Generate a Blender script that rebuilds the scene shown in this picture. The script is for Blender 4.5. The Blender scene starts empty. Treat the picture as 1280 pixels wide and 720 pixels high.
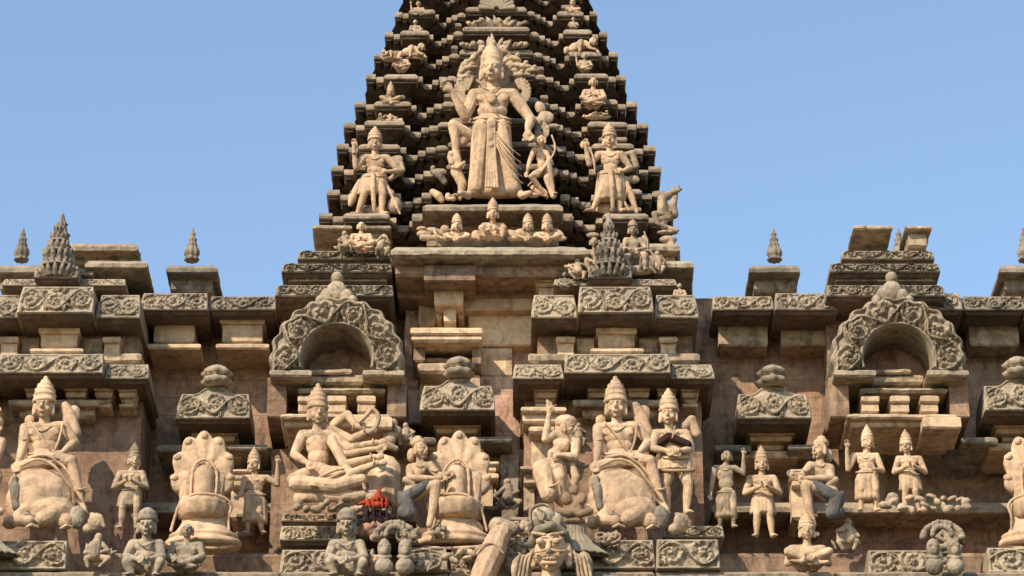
import bpy, bmesh, math, random
import numpy as np
from mathutils import Vector, Matrix, noise
random.seed(7)
sc = bpy.context.scene
COL = sc.collection
PITCH = math.radians(25.0); CP, SP = math.cos(PITCH), math.sin(PITCH)
FPX = 4000.0; CAMZ = 1.6
# ------------------------------------------------------------------ camera
cam = bpy.data.cameras.new('camera'); co = bpy.data.objects.new('camera', cam); COL.objects.link(co)
co.location = (0, 0, CAMZ); co.rotation_euler = (math.radians(90)+PITCH, 0, 0)
cam.sensor_width = 36; cam.lens = 36*FPX/1280.0; cam.clip_start = .5; cam.clip_end = 5000
sc.camera = co

def ray(px, py):
    u = (px-640)/FPX; v = (360-py)/FPX
    return Vector((u, CP - SP*v, SP + CP*v))
def pt(px, py, Y):                       # a photo pixel as a point on the upright plane y=Y
    d = ray(px, py); t = Y/d.y
    return Vector((0, 0, CAMZ)) + d*t
def scl(py, Y):                          # metres per pixel there
    return (Y/ray(640, py).y)/FPX
def towerY(py):                          # the tower leans back as it rises
    return 36.0 + (303-py)*0.0042

# ------------------------------------------------------------------ materials
def stone(name, c1, c2, dirt, dirt_amt=.5, up_lichen=0., lichen=(.30,.27,.21), bump=.35, scale=1., red=0., rough=.9, joints=0., streak=.6):
    m = bpy.data.materials.new(name); m.use_nodes = True
    nt = m.node_tree; N = nt.nodes; L = nt.links
    b = N['Principled BSDF']; b.inputs['Roughness'].default_value = rough
    b.inputs['Specular IOR Level'].default_value = .2
    tc = N.new('ShaderNodeTexCoord'); oi = N.new('ShaderNodeObjectInfo')
    add = N.new('ShaderNodeVectorMath'); add.operation = 'MULTIPLY_ADD'
    cx = N.new('ShaderNodeCombineXYZ')
    for i in range(3): L.new(oi.outputs['Random'], cx.inputs[i])
    add.inputs[1].default_value = (40, 40, 40)
    L.new(cx.outputs[0], add.inputs[0]); L.new(tc.outputs['Object'], add.inputs[2])
    V = add.outputs[0]
    def nz(sc_, det=6, dist=0., ro=.6):
        n = N.new('ShaderNodeTexNoise'); n.inputs['Scale'].default_value = sc_*scale
        n.inputs['Detail'].default_value = det; n.inputs['Distortion'].default_value = dist
        n.inputs['Roughness'].default_value = ro
        L.new(V, n.inputs['Vector']); return n
    def ramp(fac, a, bb):
        r = N.new('ShaderNodeMapRange'); r.inputs[1].default_value = a; r.inputs[2].default_value = bb
        L.new(fac, r.inputs[0]); return r.outputs[0]
    def mix(fac, A, B):
        x = N.new('ShaderNodeMix'); x.data_type = 'RGBA'
        if isinstance(fac, float): x.inputs[0].default_value = fac
        else: L.new(fac, x.inputs[0])
        for s, v in ((6, A), (7, B)):
            if isinstance(v, tuple): x.inputs[s].default_value = (*v, 1)
            else: L.new(v, x.inputs[s])
        return x.outputs[2]
    def mul(a, bb):
        q = N.new('ShaderNodeMath'); q.operation = 'MULTIPLY'; L.new(a, q.inputs[0])
        if isinstance(bb, float): q.inputs[1].default_value = bb
        else: L.new(bb, q.inputs[1])
        return q.outputs[0]
    n1 = nz(1.7, 8, .4); n2 = nz(7, 8, .8); n3 = nz(30, 6, .2); n4 = nz(3.1, 7, 1.2, .7)
    base = mix(ramp(n1.outputs['Fac'], .38, .62), c1, c2)
    if red: base = mix(mul(ramp(n4.outputs['Fac'], .5, .66), float(red)), base, (.30, .12, .075))
    base = mix(mul(ramp(n2.outputs['Fac'], .46, .66), float(dirt_amt)), base, dirt)
    n5 = nz(1.1, 9, 1.6, .72)
    base = mix(mul(ramp(n5.outputs['Fac'], .49, .64), float(dirt_amt)), base, dirt)
    sv = N.new('ShaderNodeVectorMath'); sv.operation = 'MULTIPLY'; sv.inputs[1].default_value = (7, 7, .8); L.new(V, sv.inputs[0])
    ns = N.new('ShaderNodeTexNoise'); ns.inputs['Scale'].default_value = 1.3*scale; ns.inputs['Detail'].default_value = 5; ns.inputs['Roughness'].default_value = .65; L.new(sv.outputs[0], ns.inputs['Vector'])
    base = mix(mul(mul(ramp(ns.outputs['Fac'], .50, .64), ramp(n2.outputs['Fac'], .3, .55)), float(streak)), base, tuple(c*.6 for c in dirt))
    bk = None
    if joints:
        ge = N.new('ShaderNodeNewGeometry'); sp = N.new('ShaderNodeSeparateXYZ'); L.new(tc.outputs['Object'], sp.inputs[0])
        ad = N.new('ShaderNodeMath'); ad.operation = 'ADD'; L.new(sp.outputs[0], ad.inputs[0]); L.new(sp.outputs[1], ad.inputs[1])
        wob = N.new('ShaderNodeMath'); wob.operation = 'MULTIPLY_ADD'; L.new(n2.outputs['Fac'], wob.inputs[0]); wob.inputs[1].default_value = .03; L.new(sp.outputs[2], wob.inputs[2])
        cb = N.new('ShaderNodeCombineXYZ'); L.new(ad.outputs[0], cb.inputs[0]); L.new(wob.outputs[0], cb.inputs[1])
        bk = N.new('ShaderNodeTexBrick'); bk.inputs['Scale'].default_value = 1; bk.inputs['Brick Width'].default_value = .62; bk.inputs['Row Height'].default_value = .24; bk.inputs['Mortar Size'].default_value = .007; bk.inputs['Mortar Smooth'].default_value = .4
        bk.inputs['Color1'].default_value = (.8, .8, .8, 1); bk.inputs['Color2'].default_value = (1.15, 1.12, 1.08, 1); bk.inputs['Mortar'].default_value = (.25, .22, .2, 1)
        L.new(cb.outputs[0], bk.inputs['Vector'])
        mm = N.new('ShaderNodeMix'); mm.data_type = 'RGBA'; mm.blend_type = 'MULTIPLY'; mm.inputs[0].default_value = joints; L.new(base, mm.inputs[6]); L.new(bk.outputs['Color'], mm.inputs[7]); base = mm.outputs[2]
    if up_lichen:
        g = N.new('ShaderNodeNewGeometry'); sx = N.new('ShaderNodeSeparateXYZ'); L.new(g.outputs['Normal'], sx.inputs[0])
        f = mul(ramp(sx.outputs[2], .12, .65), ramp(n2.outputs['Fac'], .30, .52))
        base = mix(mul(f, float(up_lichen)), base, lichen)
    var = N.new('ShaderNodeHueSaturation'); L.new(base, var.inputs['Color'])
    rr = N.new('ShaderNodeMapRange'); rr.inputs[3].default_value = .88; rr.inputs[4].default_value = 1.1
    L.new(oi.outputs['Random'], rr.inputs[0]); L.new(rr.outputs[0], var.inputs['Value'])
    fine = N.new('ShaderNodeHueSaturation'); L.new(var.outputs[0], fine.inputs['Color'])
    fr = N.new('ShaderNodeMapRange'); fr.inputs[3].default_value = .8; fr.inputs[4].default_value = 1.18
    L.new(n3.outputs['Fac'], fr.inputs[0]); L.new(fr.outputs[0], fine.inputs['Value'])
    L.new(fine.outputs[0], b.inputs['Base Color'])
    bp = N.new('ShaderNodeBump'); bp.inputs['Strength'].default_value = bump; bp.inputs['Distance'].default_value = .03
    sm = N.new('ShaderNodeMath'); sm.operation = 'MULTIPLY_ADD'
    L.new(n3.outputs['Fac'], sm.inputs[0]); sm.inputs[1].default_value = .45; L.new(n2.outputs['Fac'], sm.inputs[2])
    if bk:
        s3 = N.new('ShaderNodeMath'); s3.operation = 'MULTIPLY_ADD'; L.new(bk.outputs['Fac'], s3.inputs[0]); s3.inputs[1].default_value = -1.5; L.new(sm.outputs[0], s3.inputs[2]); sm = s3
    L.new(sm.outputs[0], bp.inputs['Height']); L.new(bp.outputs[0], b.inputs['Normal'])
    return m
M_STAT = stone('statue_stone', (.67,.45,.28), (.54,.365,.225), (.25,.18,.12), .6, .3, (.34,.27,.18), .32, streak=.4)
M_STA2 = stone('weathered_statue', (.52,.375,.24), (.41,.30,.195), (.16,.125,.09), .8, .45, (.30,.26,.19), .3)
M_GREY = stone('lichen_stone', (.44,.345,.235), (.32,.255,.175), (.14,.11,.08), .7, .5, (.35,.31,.23), .4)
M_DGREY = stone('dark_lichen_stone', (.33,.265,.19), (.24,.195,.145), (.09,.078,.062), .7, .3, (.33,.28,.20), .4)
M_LEDGE = stone('ledge_stone', (.38,.285,.195), (.27,.205,.14), (.10,.08,.06), .75, .5, (.34,.28,.20), .35)
M_SHADE = stone('shaded_tier_stone', (.11,.08,.056), (.08,.058,.042), (.04,.032,.026), .7, 0, bump=.4)  # tier stone darkened: the shade below the ledges is put into its colour
M_SOFFIT_SHADE = stone('shaded_soffit_stone', (.20,.135,.09), (.14,.095,.065), (.075,.055,.042), .6, 0, bump=.4)  # dark tone that paints the shade on undersides of carved bands
M_CREAM = stone('cream_plaster', (.68,.50,.32), (.56,.40,.25), (.30,.20,.13), .55, .3, (.42,.35,.24), .2)
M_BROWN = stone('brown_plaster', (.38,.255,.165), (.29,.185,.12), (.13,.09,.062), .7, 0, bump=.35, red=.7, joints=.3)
M_RED = stone('red_stained_plaster', (.60,.42,.29), (.48,.27,.19), (.17,.12,.095), .7, 0, bump=.3, red=1., joints=0.)
M_CLOTH = stone('orange_cloth', (.42,.06,.02), (.28,.035,.014), (.12,.02,.01), .3, 0, bump=.1)
M_DARK = stone('black_cloth', (.06,.025,.02), (.03,.018,.016), (.02,.01,.01), .4, 0, bump=.1)
M_SLATE = stone('bluish_stone', (.15,.14,.13), (.10,.095,.09), (.06,.055,.05), .5, 0, bump=.3)

# ------------------------------------------------------------------ object helpers
def tag(o, label=None, cat=None, group=None, kind=None):
    if label: o['label'] = label
    if cat: o['category'] = cat
    if group: o['group'] = group
    if kind: o['kind'] = kind
    return o
def link(name, me, mat, parent=None, smooth=False):
    o = bpy.data.objects.new(name, me); COL.objects.link(o)
    me.materials.clear(); me.materials.append(mat)
    if smooth:
        for p in me.polygons: p.use_smooth = True
    if parent is not None:
        o.parent = parent
        o.matrix_parent_inverse = Matrix.Identity(4)
    return o
def empty(name, loc):
    o = bpy.data.objects.new(name, None); COL.objects.link(o); o.location = loc; o.empty_display_size = .2
    return o
def world_loc(o):
    v = Vector(o.location)
    while o.parent: o = o.parent; v += Vector(o.location)
    return v
def put(name, bm, mat, parent=None, rough_amp=.006, size=.09, smooth=False):
    """link a world-space bmesh as ONE object, origin at its bottom centre"""
    if rough_amp:
        for _ in range(5):
            es = [e for e in bm.edges if e.calc_length() > size*2]
            if not es: break
            bmesh.ops.subdivide_edges(bm, edges=es, cuts=1, use_grid_fill=True)
        off = Vector((random.random()*50, random.random()*50, 0))
        for v in bm.verts:
            n = noise.noise_vector(v.co*4+off)*rough_amp*.6 + noise.noise_vector(v.co*19+off)*rough_amp*.55
            k = noise.noise(v.co*3.1+off)
            v.co += n*(1.0+max(0, k)*1.6)
    bmesh.ops.triangulate(bm, faces=[f for f in bm.faces if len(f.verts) > 4])
    parts = clusters(bm); out = [put_one(name, b, mat, parent, smooth) for b in parts]
    return out[0]
def clusters(bm):
    """pieces that do not touch each other become objects of their own"""
    seen = set(); comps = []
    for v in bm.verts:
        if v in seen: continue
        st = [v]; seen.add(v); c = []
        while st:
            q = st.pop(); c.append(q)
            for e in q.link_edges:
                o = e.other_vert(q)
                if o not in seen: seen.add(o); st.append(o)
        lo = [min(q.co[i] for q in c)-.035 for i in range(3)]; hi = [max(q.co[i] for q in c)+.035 for i in range(3)]
        comps.append([[c], lo, hi])
    ch = True
    while ch:
        ch = False
        for i in range(len(comps)):
            for j in range(i+1, len(comps)):
                a, b = comps[i], comps[j]
                if all(a[1][k] < b[2][k] and b[1][k] < a[2][k] for k in range(3)):
                    a[0] += b[0]; a[1] = [min(x, y) for x, y in zip(a[1], b[1])]; a[2] = [max(x, y) for x, y in zip(a[2], b[2])]; comps.pop(j); ch = True; break
            if ch: break
    if len(comps) == 1: return [bm]
    res = []
    comps.sort(key=lambda c: -sum(len(x) for x in c[0]))
    for c in comps:
        vs = {v for x in c[0] for v in x}; nb = bmesh.new(); mp = {v: nb.verts.new(v.co) for v in bm.verts if v in vs}
        for f in bm.faces:
            if f.verts[0] in vs: nb.faces.new([mp[v] for v in f.verts])
        res.append(nb)
    bm.free(); return res
def put_one(name, bm, mat, parent, smooth):
    xs = [v.co for v in bm.verts]
    lo = Vector((min(c.x for c in xs), min(c.y for c in xs), min(c.z for c in xs)))
    hi = Vector((max(c.x for c in xs), max(c.y for c in xs), max(c.z for c in xs)))
    org = Vector(((lo.x+hi.x)/2, (lo.y+hi.y)/2, lo.z))
    for v in bm.verts: v.co -= org
    me = bpy.data.meshes.new(name); bm.to_mesh(me); bm.free()
    o = link(name, me, mat, parent, smooth)
    o.location = org - (world_loc(parent) if parent is not None else Vector())
    return o
def loft(bm, rings):
    """rings of (x0,x1,y0,y1,z) from bottom to top, closed"""
    prev = None
    for (x0, x1, y0, y1, z) in rings:
        r = [bm.verts.new((x0, y0, z)), bm.verts.new((x1, y0, z)), bm.verts.new((x1, y1, z)), bm.verts.new((x0, y1, z))]
        if prev is None: bm.faces.new(r[::-1])
        else:
            for i in range(4):
                j = (i+1) % 4; bm.faces.new((prev[i], prev[j], r[j], r[i]))
        prev = r
    bm.faces.new(prev)
def B(): return bmesh.new()
def rect(px0, py0, px1, py1, Y):
    a = pt(px0, (py0+py1)/2, Y); b = pt(px1, (py0+py1)/2, Y)
    return a.x, b.x, pt(640, py1, Y).z, pt(640, py0, Y).z
def box(bm, px0, py0, px1, py1, Y, depth, bev=.012):
    x0, x1, z0, z1 = rect(px0, py0, px1, py1, Y)
    loft(bm, [(x0+bev, x1-bev, Y+bev, Y+depth, z0), (x0, x1, Y, Y+depth, z0+bev), (x0, x1, Y, Y+depth, z1-bev), (x0+bev, x1-bev, Y+bev, Y+depth, z1)])
def eave(bm, px0, px1, py_bot, Y, depth, lip=.03, h=.13, ins=.17, sides=True):
    x0 = pt(px0, py_bot, Y).x; x1 = pt(px1, py_bot, Y).x; z = pt(640, py_bot, Y).z
    s = ins if sides else .01
    loft(bm, [(x0+.02, x1-.02, Y+.02, Y+depth, z-.012), (x0, x1, Y, Y+depth, z), (x0, x1, Y, Y+depth, z+lip),
              (x0+s*.22, x1-s*.22, Y+ins*.22, Y+depth, z+lip+(h-lip)*.55),
              (x0+s*.6, x1-s*.6, Y+ins*.6, Y+depth, z+lip+(h-lip)*.87), (x0+s, x1-s, Y+ins, Y+depth, z+h)])

# ------------------------------------------------------------------ carved relief
def sm(x): x = np.clip(x, 0, 1); return x*x*(3-2*x)
def scroll_height(U, V, H, seed=0, pitch=None, amp=.05, leaf=True):
    """running vine scroll with leaves over u (along) and v (0..H)"""
    rng = np.random.RandomState(seed)
    pitch = pitch or H*1.0
    h = np.zeros_like(U)
    u0, u1 = U.min(), U.max(); n = max(1, int(round((u1-u0)/pitch))); P = (u1-u0)/n
    for i in range(n):
        cx = u0+(i+.5)*P + rng.uniform(-.07, .07)*P; cz = H*(.5+rng.uniform(-.05, .05)); R = min(P*.56, H*.52)*rng.uniform(.85, 1.08); o = 1 if i % 2 else -1
        dx, dz = U-cx, V-cz; r = np.hypot(dx, dz); th = np.arctan2(dz, dx)+rng.uniform(0, 6)
        sp = .5+.5*np.cos(2*np.pi*r/(R*.5)+o*th)
        sp = sp**1.2*(.8+.2*np.cos(th*9)); h = np.maximum(h, sm((R-r)/(R*.15))*(.2+.7*sp))
        h = np.maximum(h, sm((R*.22-r)/(R*.12))*1.1)
    w = np.abs(V-(H*.5+H*.36*np.sin(2*np.pi*(U-u0)/(2*P))))
    h = np.maximum(h, sm((H*.08-w)/(H*.05))*.95)
    if leaf:
        for k in range(int(n*9)):
            cx = rng.uniform(u0, u1); cz = rng.uniform(.05, .95)*H; a = rng.uniform(0, math.pi)
            L_, W_ = rng.uniform(.10, .2)*H, rng.uniform(.04, .07)*H
            dx, dz = U-cx, V-cz; p = dx*np.cos(a)+dz*np.sin(a); q = -dx*np.sin(a)+dz*np.cos(a)
            e = (p/L_)**2+(q/W_)**2
            h = np.maximum(h, sm((1-e)*1.5)*.85*(1-.35*np.exp(-(q/(W_*.25))**2)))
    h += rng.normal(0, .03, U.shape)
    return h*amp*1.25
def relief_panel(name, px0, py0, px1, py1, Y, depth, mat, parent, seed=0, amp=.05, bulge=.10, cap_h=.0, hump=0., step=.011, pitch=None):
    """a carved eave band: convex, leaning back towards its top; hump raises the middle of its top edge"""
    x0, x1, z0, z1 = rect(px0, py0, px1, py1, Y)
    W, H = x1-x0, z1-z0
    nx, nz = max(6, int(W/step)), max(6, int(H/step))
    u = np.linspace(0, W, nx); v = np.linspace(0, H, nz); U, V = np.meshgrid(u, v)
    h = scroll_height(U, V, H, seed, amp=amp, pitch=pitch)
    edge = np.minimum(np.minimum(U, W-U), np.minimum(V*1.2, (H-V)*1.2))
    frame = sm((.03-np.abs(edge-.02))/.02)*amp*.5
    h = np.maximum(h*sm(edge/.035), frame)
    t = V/H
    back = bulge*(t**1.3)
    topz = hump*np.exp(-((U-W/2)/(W*.2))**4) if hump else 0
    Xw = x0+U; Yw = Y+back-h; Zw = z0+V+topz*t
    # side insets so that the ends lean in as a hipped eave
    Xw = Xw + (bulge*.2*t**1.8)*(1-2*U/W)**3
    bm = B(); vs = [[bm.verts.new((Xw[j, i], Yw[j, i], Zw[j, i])) for i in range(nx)] for j in range(nz)]
    for j in range(nz-1):
        for i in range(nx-1): bm.faces.new((vs[j][i], vs[j][i+1], vs[j+1][i+1], vs[j+1][i]))
    yb = Y+depth
    ring = vs[0][:] + [vs[j][-1] for j in range(1, nz)] + vs[-1][-2::-1] + [vs[j][0] for j in range(nz-2, 0, -1)]
    bk = [bm.verts.new((q.co.x, yb, q.co.z)) for q in ring]
    for i in range(len(ring)):
        j = (i+1) % len(ring); bm.faces.new((ring[i], bk[i], bk[j], ring[j]))
    bm.faces.new(bk)
    bmesh.ops.recalc_face_normals(bm, faces=bm.faces)
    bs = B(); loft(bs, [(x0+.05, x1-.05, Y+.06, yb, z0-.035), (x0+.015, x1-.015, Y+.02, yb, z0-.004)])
    put('soffit', bs, M_SOFFIT_SHADE, parent, .004, .08)  # slab added under the band, underside shade painted in its dark colour
    return put(name, bm, mat, parent, 0)
def relief_arc(name, cx, cy, r0, r1, a0, a1, Y, depth, mat, parent, seed=3, amp=.07, lobes=True):
    s = scl(cy, Y); c = pt(cx, cy, Y); R0, R1 = r0*s, r1*s
    na, nr = int((a1-a0)*R1/.011), int((R1-R0)/.011)
    A, R = np.meshgrid(np.linspace(a0, a1, na), np.linspace(0, R1-R0, nr))
    h = scroll_height(A*(R0+R1)/2, R, R1-R0, seed, pitch=(R1-R0)*.95, amp=amp)
    e = np.minimum(R, (R1-R0)-R); h = np.maximum(h*sm(e/.04), sm((.03-np.abs(e-.03))/.02)*amp*.9)
    h += .07*np.sin(np.pi*R/(R1-R0))
    wob = .02*np.cos(A*22)*(R/(R1-R0)) if lobes else 0
    rr = R0+R+wob
    X = c.x+rr*np.cos(A); Z = c.z+rr*np.sin(A); Yw = Y-h
    bm = B(); vs = [[bm.verts.new((X[j, i], Yw[j, i], Z[j, i])) for i in range(na)] for j in range(nr)]
    for j in range(nr-1):
        for i in range(na-1): bm.faces.new((vs[j][i], vs[j+1][i], vs[j+1][i+1], vs[j][i+1]))
    ring = vs[0][:] + [vs[j][-1] for j in range(1, nr)] + vs[-1][-2::-1] + [vs[j][0] for j in range(nr-2, 0, -1)]
    bk = [bm.verts.new((q.co.x, Y+depth, q.co.z)) for q in ring]
    n = len(ring)
    for i in range(n):
        j = (i+1) % n; bm.faces.new((ring[i], bk[i], bk[j], ring[j]))
    for i in range(na-1):
        a, b = i, i+1
    # back strip
    half = [bk[i] for i in range(na)]; outer = [bk[na-1+nr-1+(na-1-i)] for i in range(na)]
    for i in range(na-1): bm.faces.new((half[i], half[i+1], outer[i+1], outer[i]))
    bmesh.ops.recalc_face_normals(bm, faces=bm.faces)
    return put(name, bm, mat, parent, 0)

# ------------------------------------------------------------------ sculpture
ICO = None
def ico(sub=2):
    bm = bmesh.new(); bmesh.ops.create_icosphere(bm, subdivisions=sub, radius=1)
    bm.verts.ensure_lookup_table()
    r = ([v.co.copy() for v in bm.verts], [[v.index for v in f.verts] for f in bm.faces]); bm.free(); return r
ICO2 = ico(2)
class Sculpt:
    def __init__(s, F): s.F = F; s.V = []; s.Fc = []; s.E = []
    def add(s, vs, fs):
        b = len(s.V); fb = len(s.Fc); s.V += vs; s.Fc += [[i+b for i in f] for f in fs]; s.E.append((b, len(s.V), fb, len(s.Fc)))
    def ell(s, p, r, rot=0., tilt=0.):
        """ellipsoid at photo pixel p=(x,y,depth), radii (across, up, out) in px, rot in degrees in the picture plane"""
        F = s.F; c = F.P(*p); k = F.s
        R = Matrix.Rotation(math.radians(-rot), 3, 'Y') @ Matrix.Rotation(math.radians(tilt), 3, 'X')
        s.add([c + R @ Vector((v.x*r[0]*k, v.y*r[2]*k, v.z*r[1]*k)) for v in ICO2[0]], ICO2[1])
    def cap(s, p, r, q, r2=None):
        F = s.F; a = F.P(*p); b = F.P(*q); k = F.s; r1 = r*k; r2 = (r if r2 is None else r2)*k
        bm = bmesh.new()
        for c, rr in ((a, r1), (b, r2)):
            for v in ICO2[0]: bm.verts.new(c+v*rr)
        res = bmesh.ops.convex_hull(bm, input=bm.verts)
        junk = [g for g in res['geom_interior'] if isinstance(g, bmesh.types.BMVert)]
        bmesh.ops.delete(bm, geom=junk, context='VERTS')
        bm.verts.ensure_lookup_table(); bm.verts.index_update()
        s.add([v.co.copy() for v in bm.verts], [[v.index for v in f.verts] for f in bm.faces]); bm.free()
    def chain(s, pts, rs):
        for i in range(len(pts)-1): s.cap(pts[i], rs[i], pts[i+1], rs[i+1])
    def done(s, name='body', mat=None, vox=.8, parent=None, smooth_it=2, split=True):
        par = list(range(len(s.E)))
        def fd(i):
            while par[i] != i: i = par[i]
            return i
        bb = []
        for (v0, v1, f0, f1) in s.E:
            q = s.V[v0:v1]; bb.append(([min(c[k] for c in q) for k in range(3)], [max(c[k] for c in q) for k in range(3)]))
        for i in range(len(bb)):
            for j in range(i):
                if all(bb[i][0][k] < bb[j][1][k] and bb[j][0][k] < bb[i][1][k] for k in range(3)): par[fd(i)] = fd(j)
        gr = {}
        for i in range(len(bb)): gr.setdefault(fd(i), []).append(i)
        if len(gr) > 1 and name != 'body' and split:
            last = None
            for g in gr.values():
                t = Sculpt(s.F)
                for i in g:
                    v0, v1, f0, f1 = s.E[i]; t.add(s.V[v0:v1], [[k-v0 for k in f] for f in s.Fc[f0:f1]])
                last = t.done(name, mat, vox, parent, smooth_it, False)
            return last
        me = bpy.data.meshes.new(name); me.from_pydata([tuple(v) for v in s.V], [], s.Fc); me.update()
        o = bpy.data.objects.new('tmp', me); COL.objects.link(o)
        md = o.modifiers.new('r', 'REMESH'); md.mode = 'VOXEL'; md.voxel_size = vox*s.F.s
        md2 = o.modifiers.new('s', 'SMOOTH'); md2.factor = .5; md2.iterations = smooth_it
        dg = bpy.context.evaluated_depsgraph_get()
        ev = o.evaluated_get(dg); me2 = bpy.data.meshes.new_from_object(ev, depsgraph=dg)
        bpy.data.objects.remove(o); bpy.data.meshes.remove(me)
        me2.name = name
        n_ = len(me2.vertices); k_ = s.F.s; off = Vector((random.random()*40, 0, 0)); no = [v.normal.copy() for v in me2.vertices]
        for v, q in zip(me2.vertices, no):
            v.co += q*k_*(.3*noise.noise(v.co*9+off)+.2*noise.noise(v.co*26+off))
        return link(name, me2, mat or M_STAT, parent or s.F.root, True)
class Fig:
    """one statue: an Empty at its base; everything is laid out in px of the photo, in depth d px towards the viewer"""
    def __init__(F, name, label, cat, bx, by, Y, group=None, mat=None):
        F.bx, F.by, F.Y = bx, by, Y; F.s = scl(by, Y); F.root = empty(name, pt(bx, by, Y)); F.mat = mat or M_STAT
        tag(F.root, label, cat, group)
    def P(F, x, y, d=0.): return Vector(((x-F.bx)*F.s, -d*F.s, (F.by-y)*F.s/CP))
    def S(F): return Sculpt(F)
    def lathe(F, name, p, prof, mat=None, seg=20, lean=0., flute=0, famp=0., flat=1.):
        c = F.P(*p); k = F.s; bm = B(); rings = []
        R = Matrix.Rotation(math.radians(lean), 3, 'Y')
        for (r, h) in prof:
            rg = []
            for i in range(seg):
                a = 2*math.pi*i/seg; q = r*(1+famp*math.cos(flute*a))
                rg.append(bm.verts.new(c + R @ Vector((q*k*math.cos(a), q*k*math.sin(a)*flat, h*k/CP))))
            rings.append(rg)
        for a, b in zip(rings, rings[1:]):
            for i in range(seg): bm.faces.new((a[i], a[(i+1) % seg], b[(i+1) % seg], b[i]))
        bm.faces.new(rings[0][::-1]); bm.faces.new(rings[-1])
        me = bpy.data.meshes.new(name); bm.to_mesh(me); bm.free()
        return link(name, me, mat or F.mat, F.root, True)
    def tube(F, name, pts, r, mat=None, closed=False, bead=0., parent=None):
        P3 = [F.P(*p) for p in pts]; n = len(P3); out = []
        rng = range(n if closed else n-1)
        for i in rng:
            p0 = P3[(i-1) % n] if closed or i > 0 else P3[i]; p1 = P3[i]; p2 = P3[(i+1) % n]
            p3 = P3[(i+2) % n] if closed or i+2 < n else P3[i+1]
            for t in (0, .2, .4, .6, .8):
                out.append(.5*((2*p1)+(-p0+p2)*t+(2*p0-5*p1+4*p2-p3)*t*t+(-p0+3*p1-3*p2+p3)*t**3))
        if not closed: out.append(P3[-1])
        bm = B(); prev = None; first = None; k = F.s; m = len(out)
        for i, c in enumerate(out):
            tn = (out[(i+1) % m]-out[i-1]) if (closed or 0 < i < m-1) else ((out[1]-out[0]) if i == 0 else (out[-1]-out[-2]))
            if tn.length < 1e-7: tn = Vector((1, 0, 0))
            tn.normalize(); a = tn.cross(Vector((0, 1, 0)));
            if a.length < .1: a = tn.cross(Vector((0, 0, 1)))
            a.normalize(); b = tn.cross(a); rr = r*k*(1+bead*math.cos(i*math.pi))
            rg = [bm.verts.new(c+(a*math.cos(q)+b*math.sin(q))*rr) for q in [j*math.pi/3 for j in range(6)]]
            if prev:
                for j in range(6): bm.faces.new((prev[j], prev[(j+1) % 6], rg[(j+1) % 6], rg[j]))
            else: first = rg
            prev = rg
        if closed:
            for j in range(6): bm.faces.new((prev[j], prev[(j+1) % 6], first[(j+1) % 6], first[j]))
        else: bm.faces.new(first[::-1]); bm.faces.new(prev)
        bmesh.ops.recalc_face_normals(bm, faces=bm.faces)
        me = bpy.data.meshes.new(name); bm.to_mesh(me); bm.free()
        return link(name, me, mat or F.mat, parent or F.root, True)
    def skirt(F, name, rings, pleats=16, amp=.05, drape=0., mat=None, seg=96):
        """rings (cx,cy,d,rx,rd) top to bottom"""
        bm = B(); prev = None; k = F.s; n = len(rings); L = []
        for j in range(n-1):
            for t in range(6):
                f = t/6; L.append([a*(1-f)+b*f for a, b in zip(rings[j], rings[j+1])]+[(j+f)/(n-1)])
        L.append(list(rings[-1])+[1.])
        for (cx, cy, d, rx, rd, f) in L:
            rg = []; c = F.P(cx, cy, d)
            for i in range(seg):
                a = 2*math.pi*i/seg; w = amp*(.25+.75*f)*abs(math.sin(a*pleats/2))
                sag = drape*f*math.cos((a+math.pi/2)*2)
                rg.append(bm.verts.new(c+Vector((rx*k*math.cos(a)*(1+w), rd*k*math.sin(a)*(1+w*2), sag*k))))
            if prev:
                for i in range(seg): bm.faces.new((rg[i], rg[(i+1) % seg], prev[(i+1) % seg], prev[i]))
            else: bm.faces.new(rg)
            prev = rg
        bm.faces.new(prev[::-1])
        me = bpy.data.meshes.new(name); bm.to_mesh(me); bm.free()
        return link(name, me, mat or F.mat, F.root, True)
    def fan(F, name, p, rx, ry, ribs=14, a0=0, a1=360, thick=3., ramp_=1.2, mat=None, inner=.15, scallop=.06):
        c = F.P(*p); k = F.s; bm = B(); nr = 10; na = int(ribs*6); full = (a1-a0) >= 360
        g = []
        for j in range(nr+1):
            f = inner+(1-inner)*j/nr; row = []
            for i in range(na+1):
                t = i/na; a = math.radians(a0+(a1-a0)*t); cr = abs(math.sin(math.pi*ribs*t))
                q = f*(1+scallop*cr*(j/nr)**4)
                row.append(c+Vector((rx*k*q*math.cos(a), -k*(thick*.5+ramp_*cr*f+2*f*(1-f)), ry*k*q*math.sin(a)/CP)))
            g.append(row)
        fr = [[bm.verts.new(v) for v in r] for r in g]
        bk = [[bm.verts.new((v.x, c.y+k*thick*.5, v.z)) for v in r] for r in g]
        for j in range(nr):
            for i in range(na):
                bm.faces.new((fr[j][i], fr[j][i+1], fr[j+1][i+1], fr[j+1][i])); bm.faces.new((bk[j][i], bk[j+1][i], bk[j+1][i+1], bk[j][i+1]))
        for i in range(na):
            bm.faces.new((fr[nr][i], fr[nr][i+1], bk[nr][i+1], bk[nr][i])); bm.faces.new((fr[0][i+1], fr[0][i], bk[0][i], bk[0][i+1]))
        for j in range(nr):
            bm.faces.new((fr[j][0], fr[j+1][0], bk[j+1][0], bk[j][0])); bm.faces.new((fr[j+1][na], fr[j][na], bk[j][na], bk[j+1][na]))
        bmesh.ops.remove_doubles(bm, verts=bm.verts, dist=1e-5); bmesh.ops.recalc_face_normals(bm, faces=bm.faces)
        me = bpy.data.meshes.new(name); bm.to_mesh(me); bm.free()
        return link(name, me, mat or F.mat, F.root, True)

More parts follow.
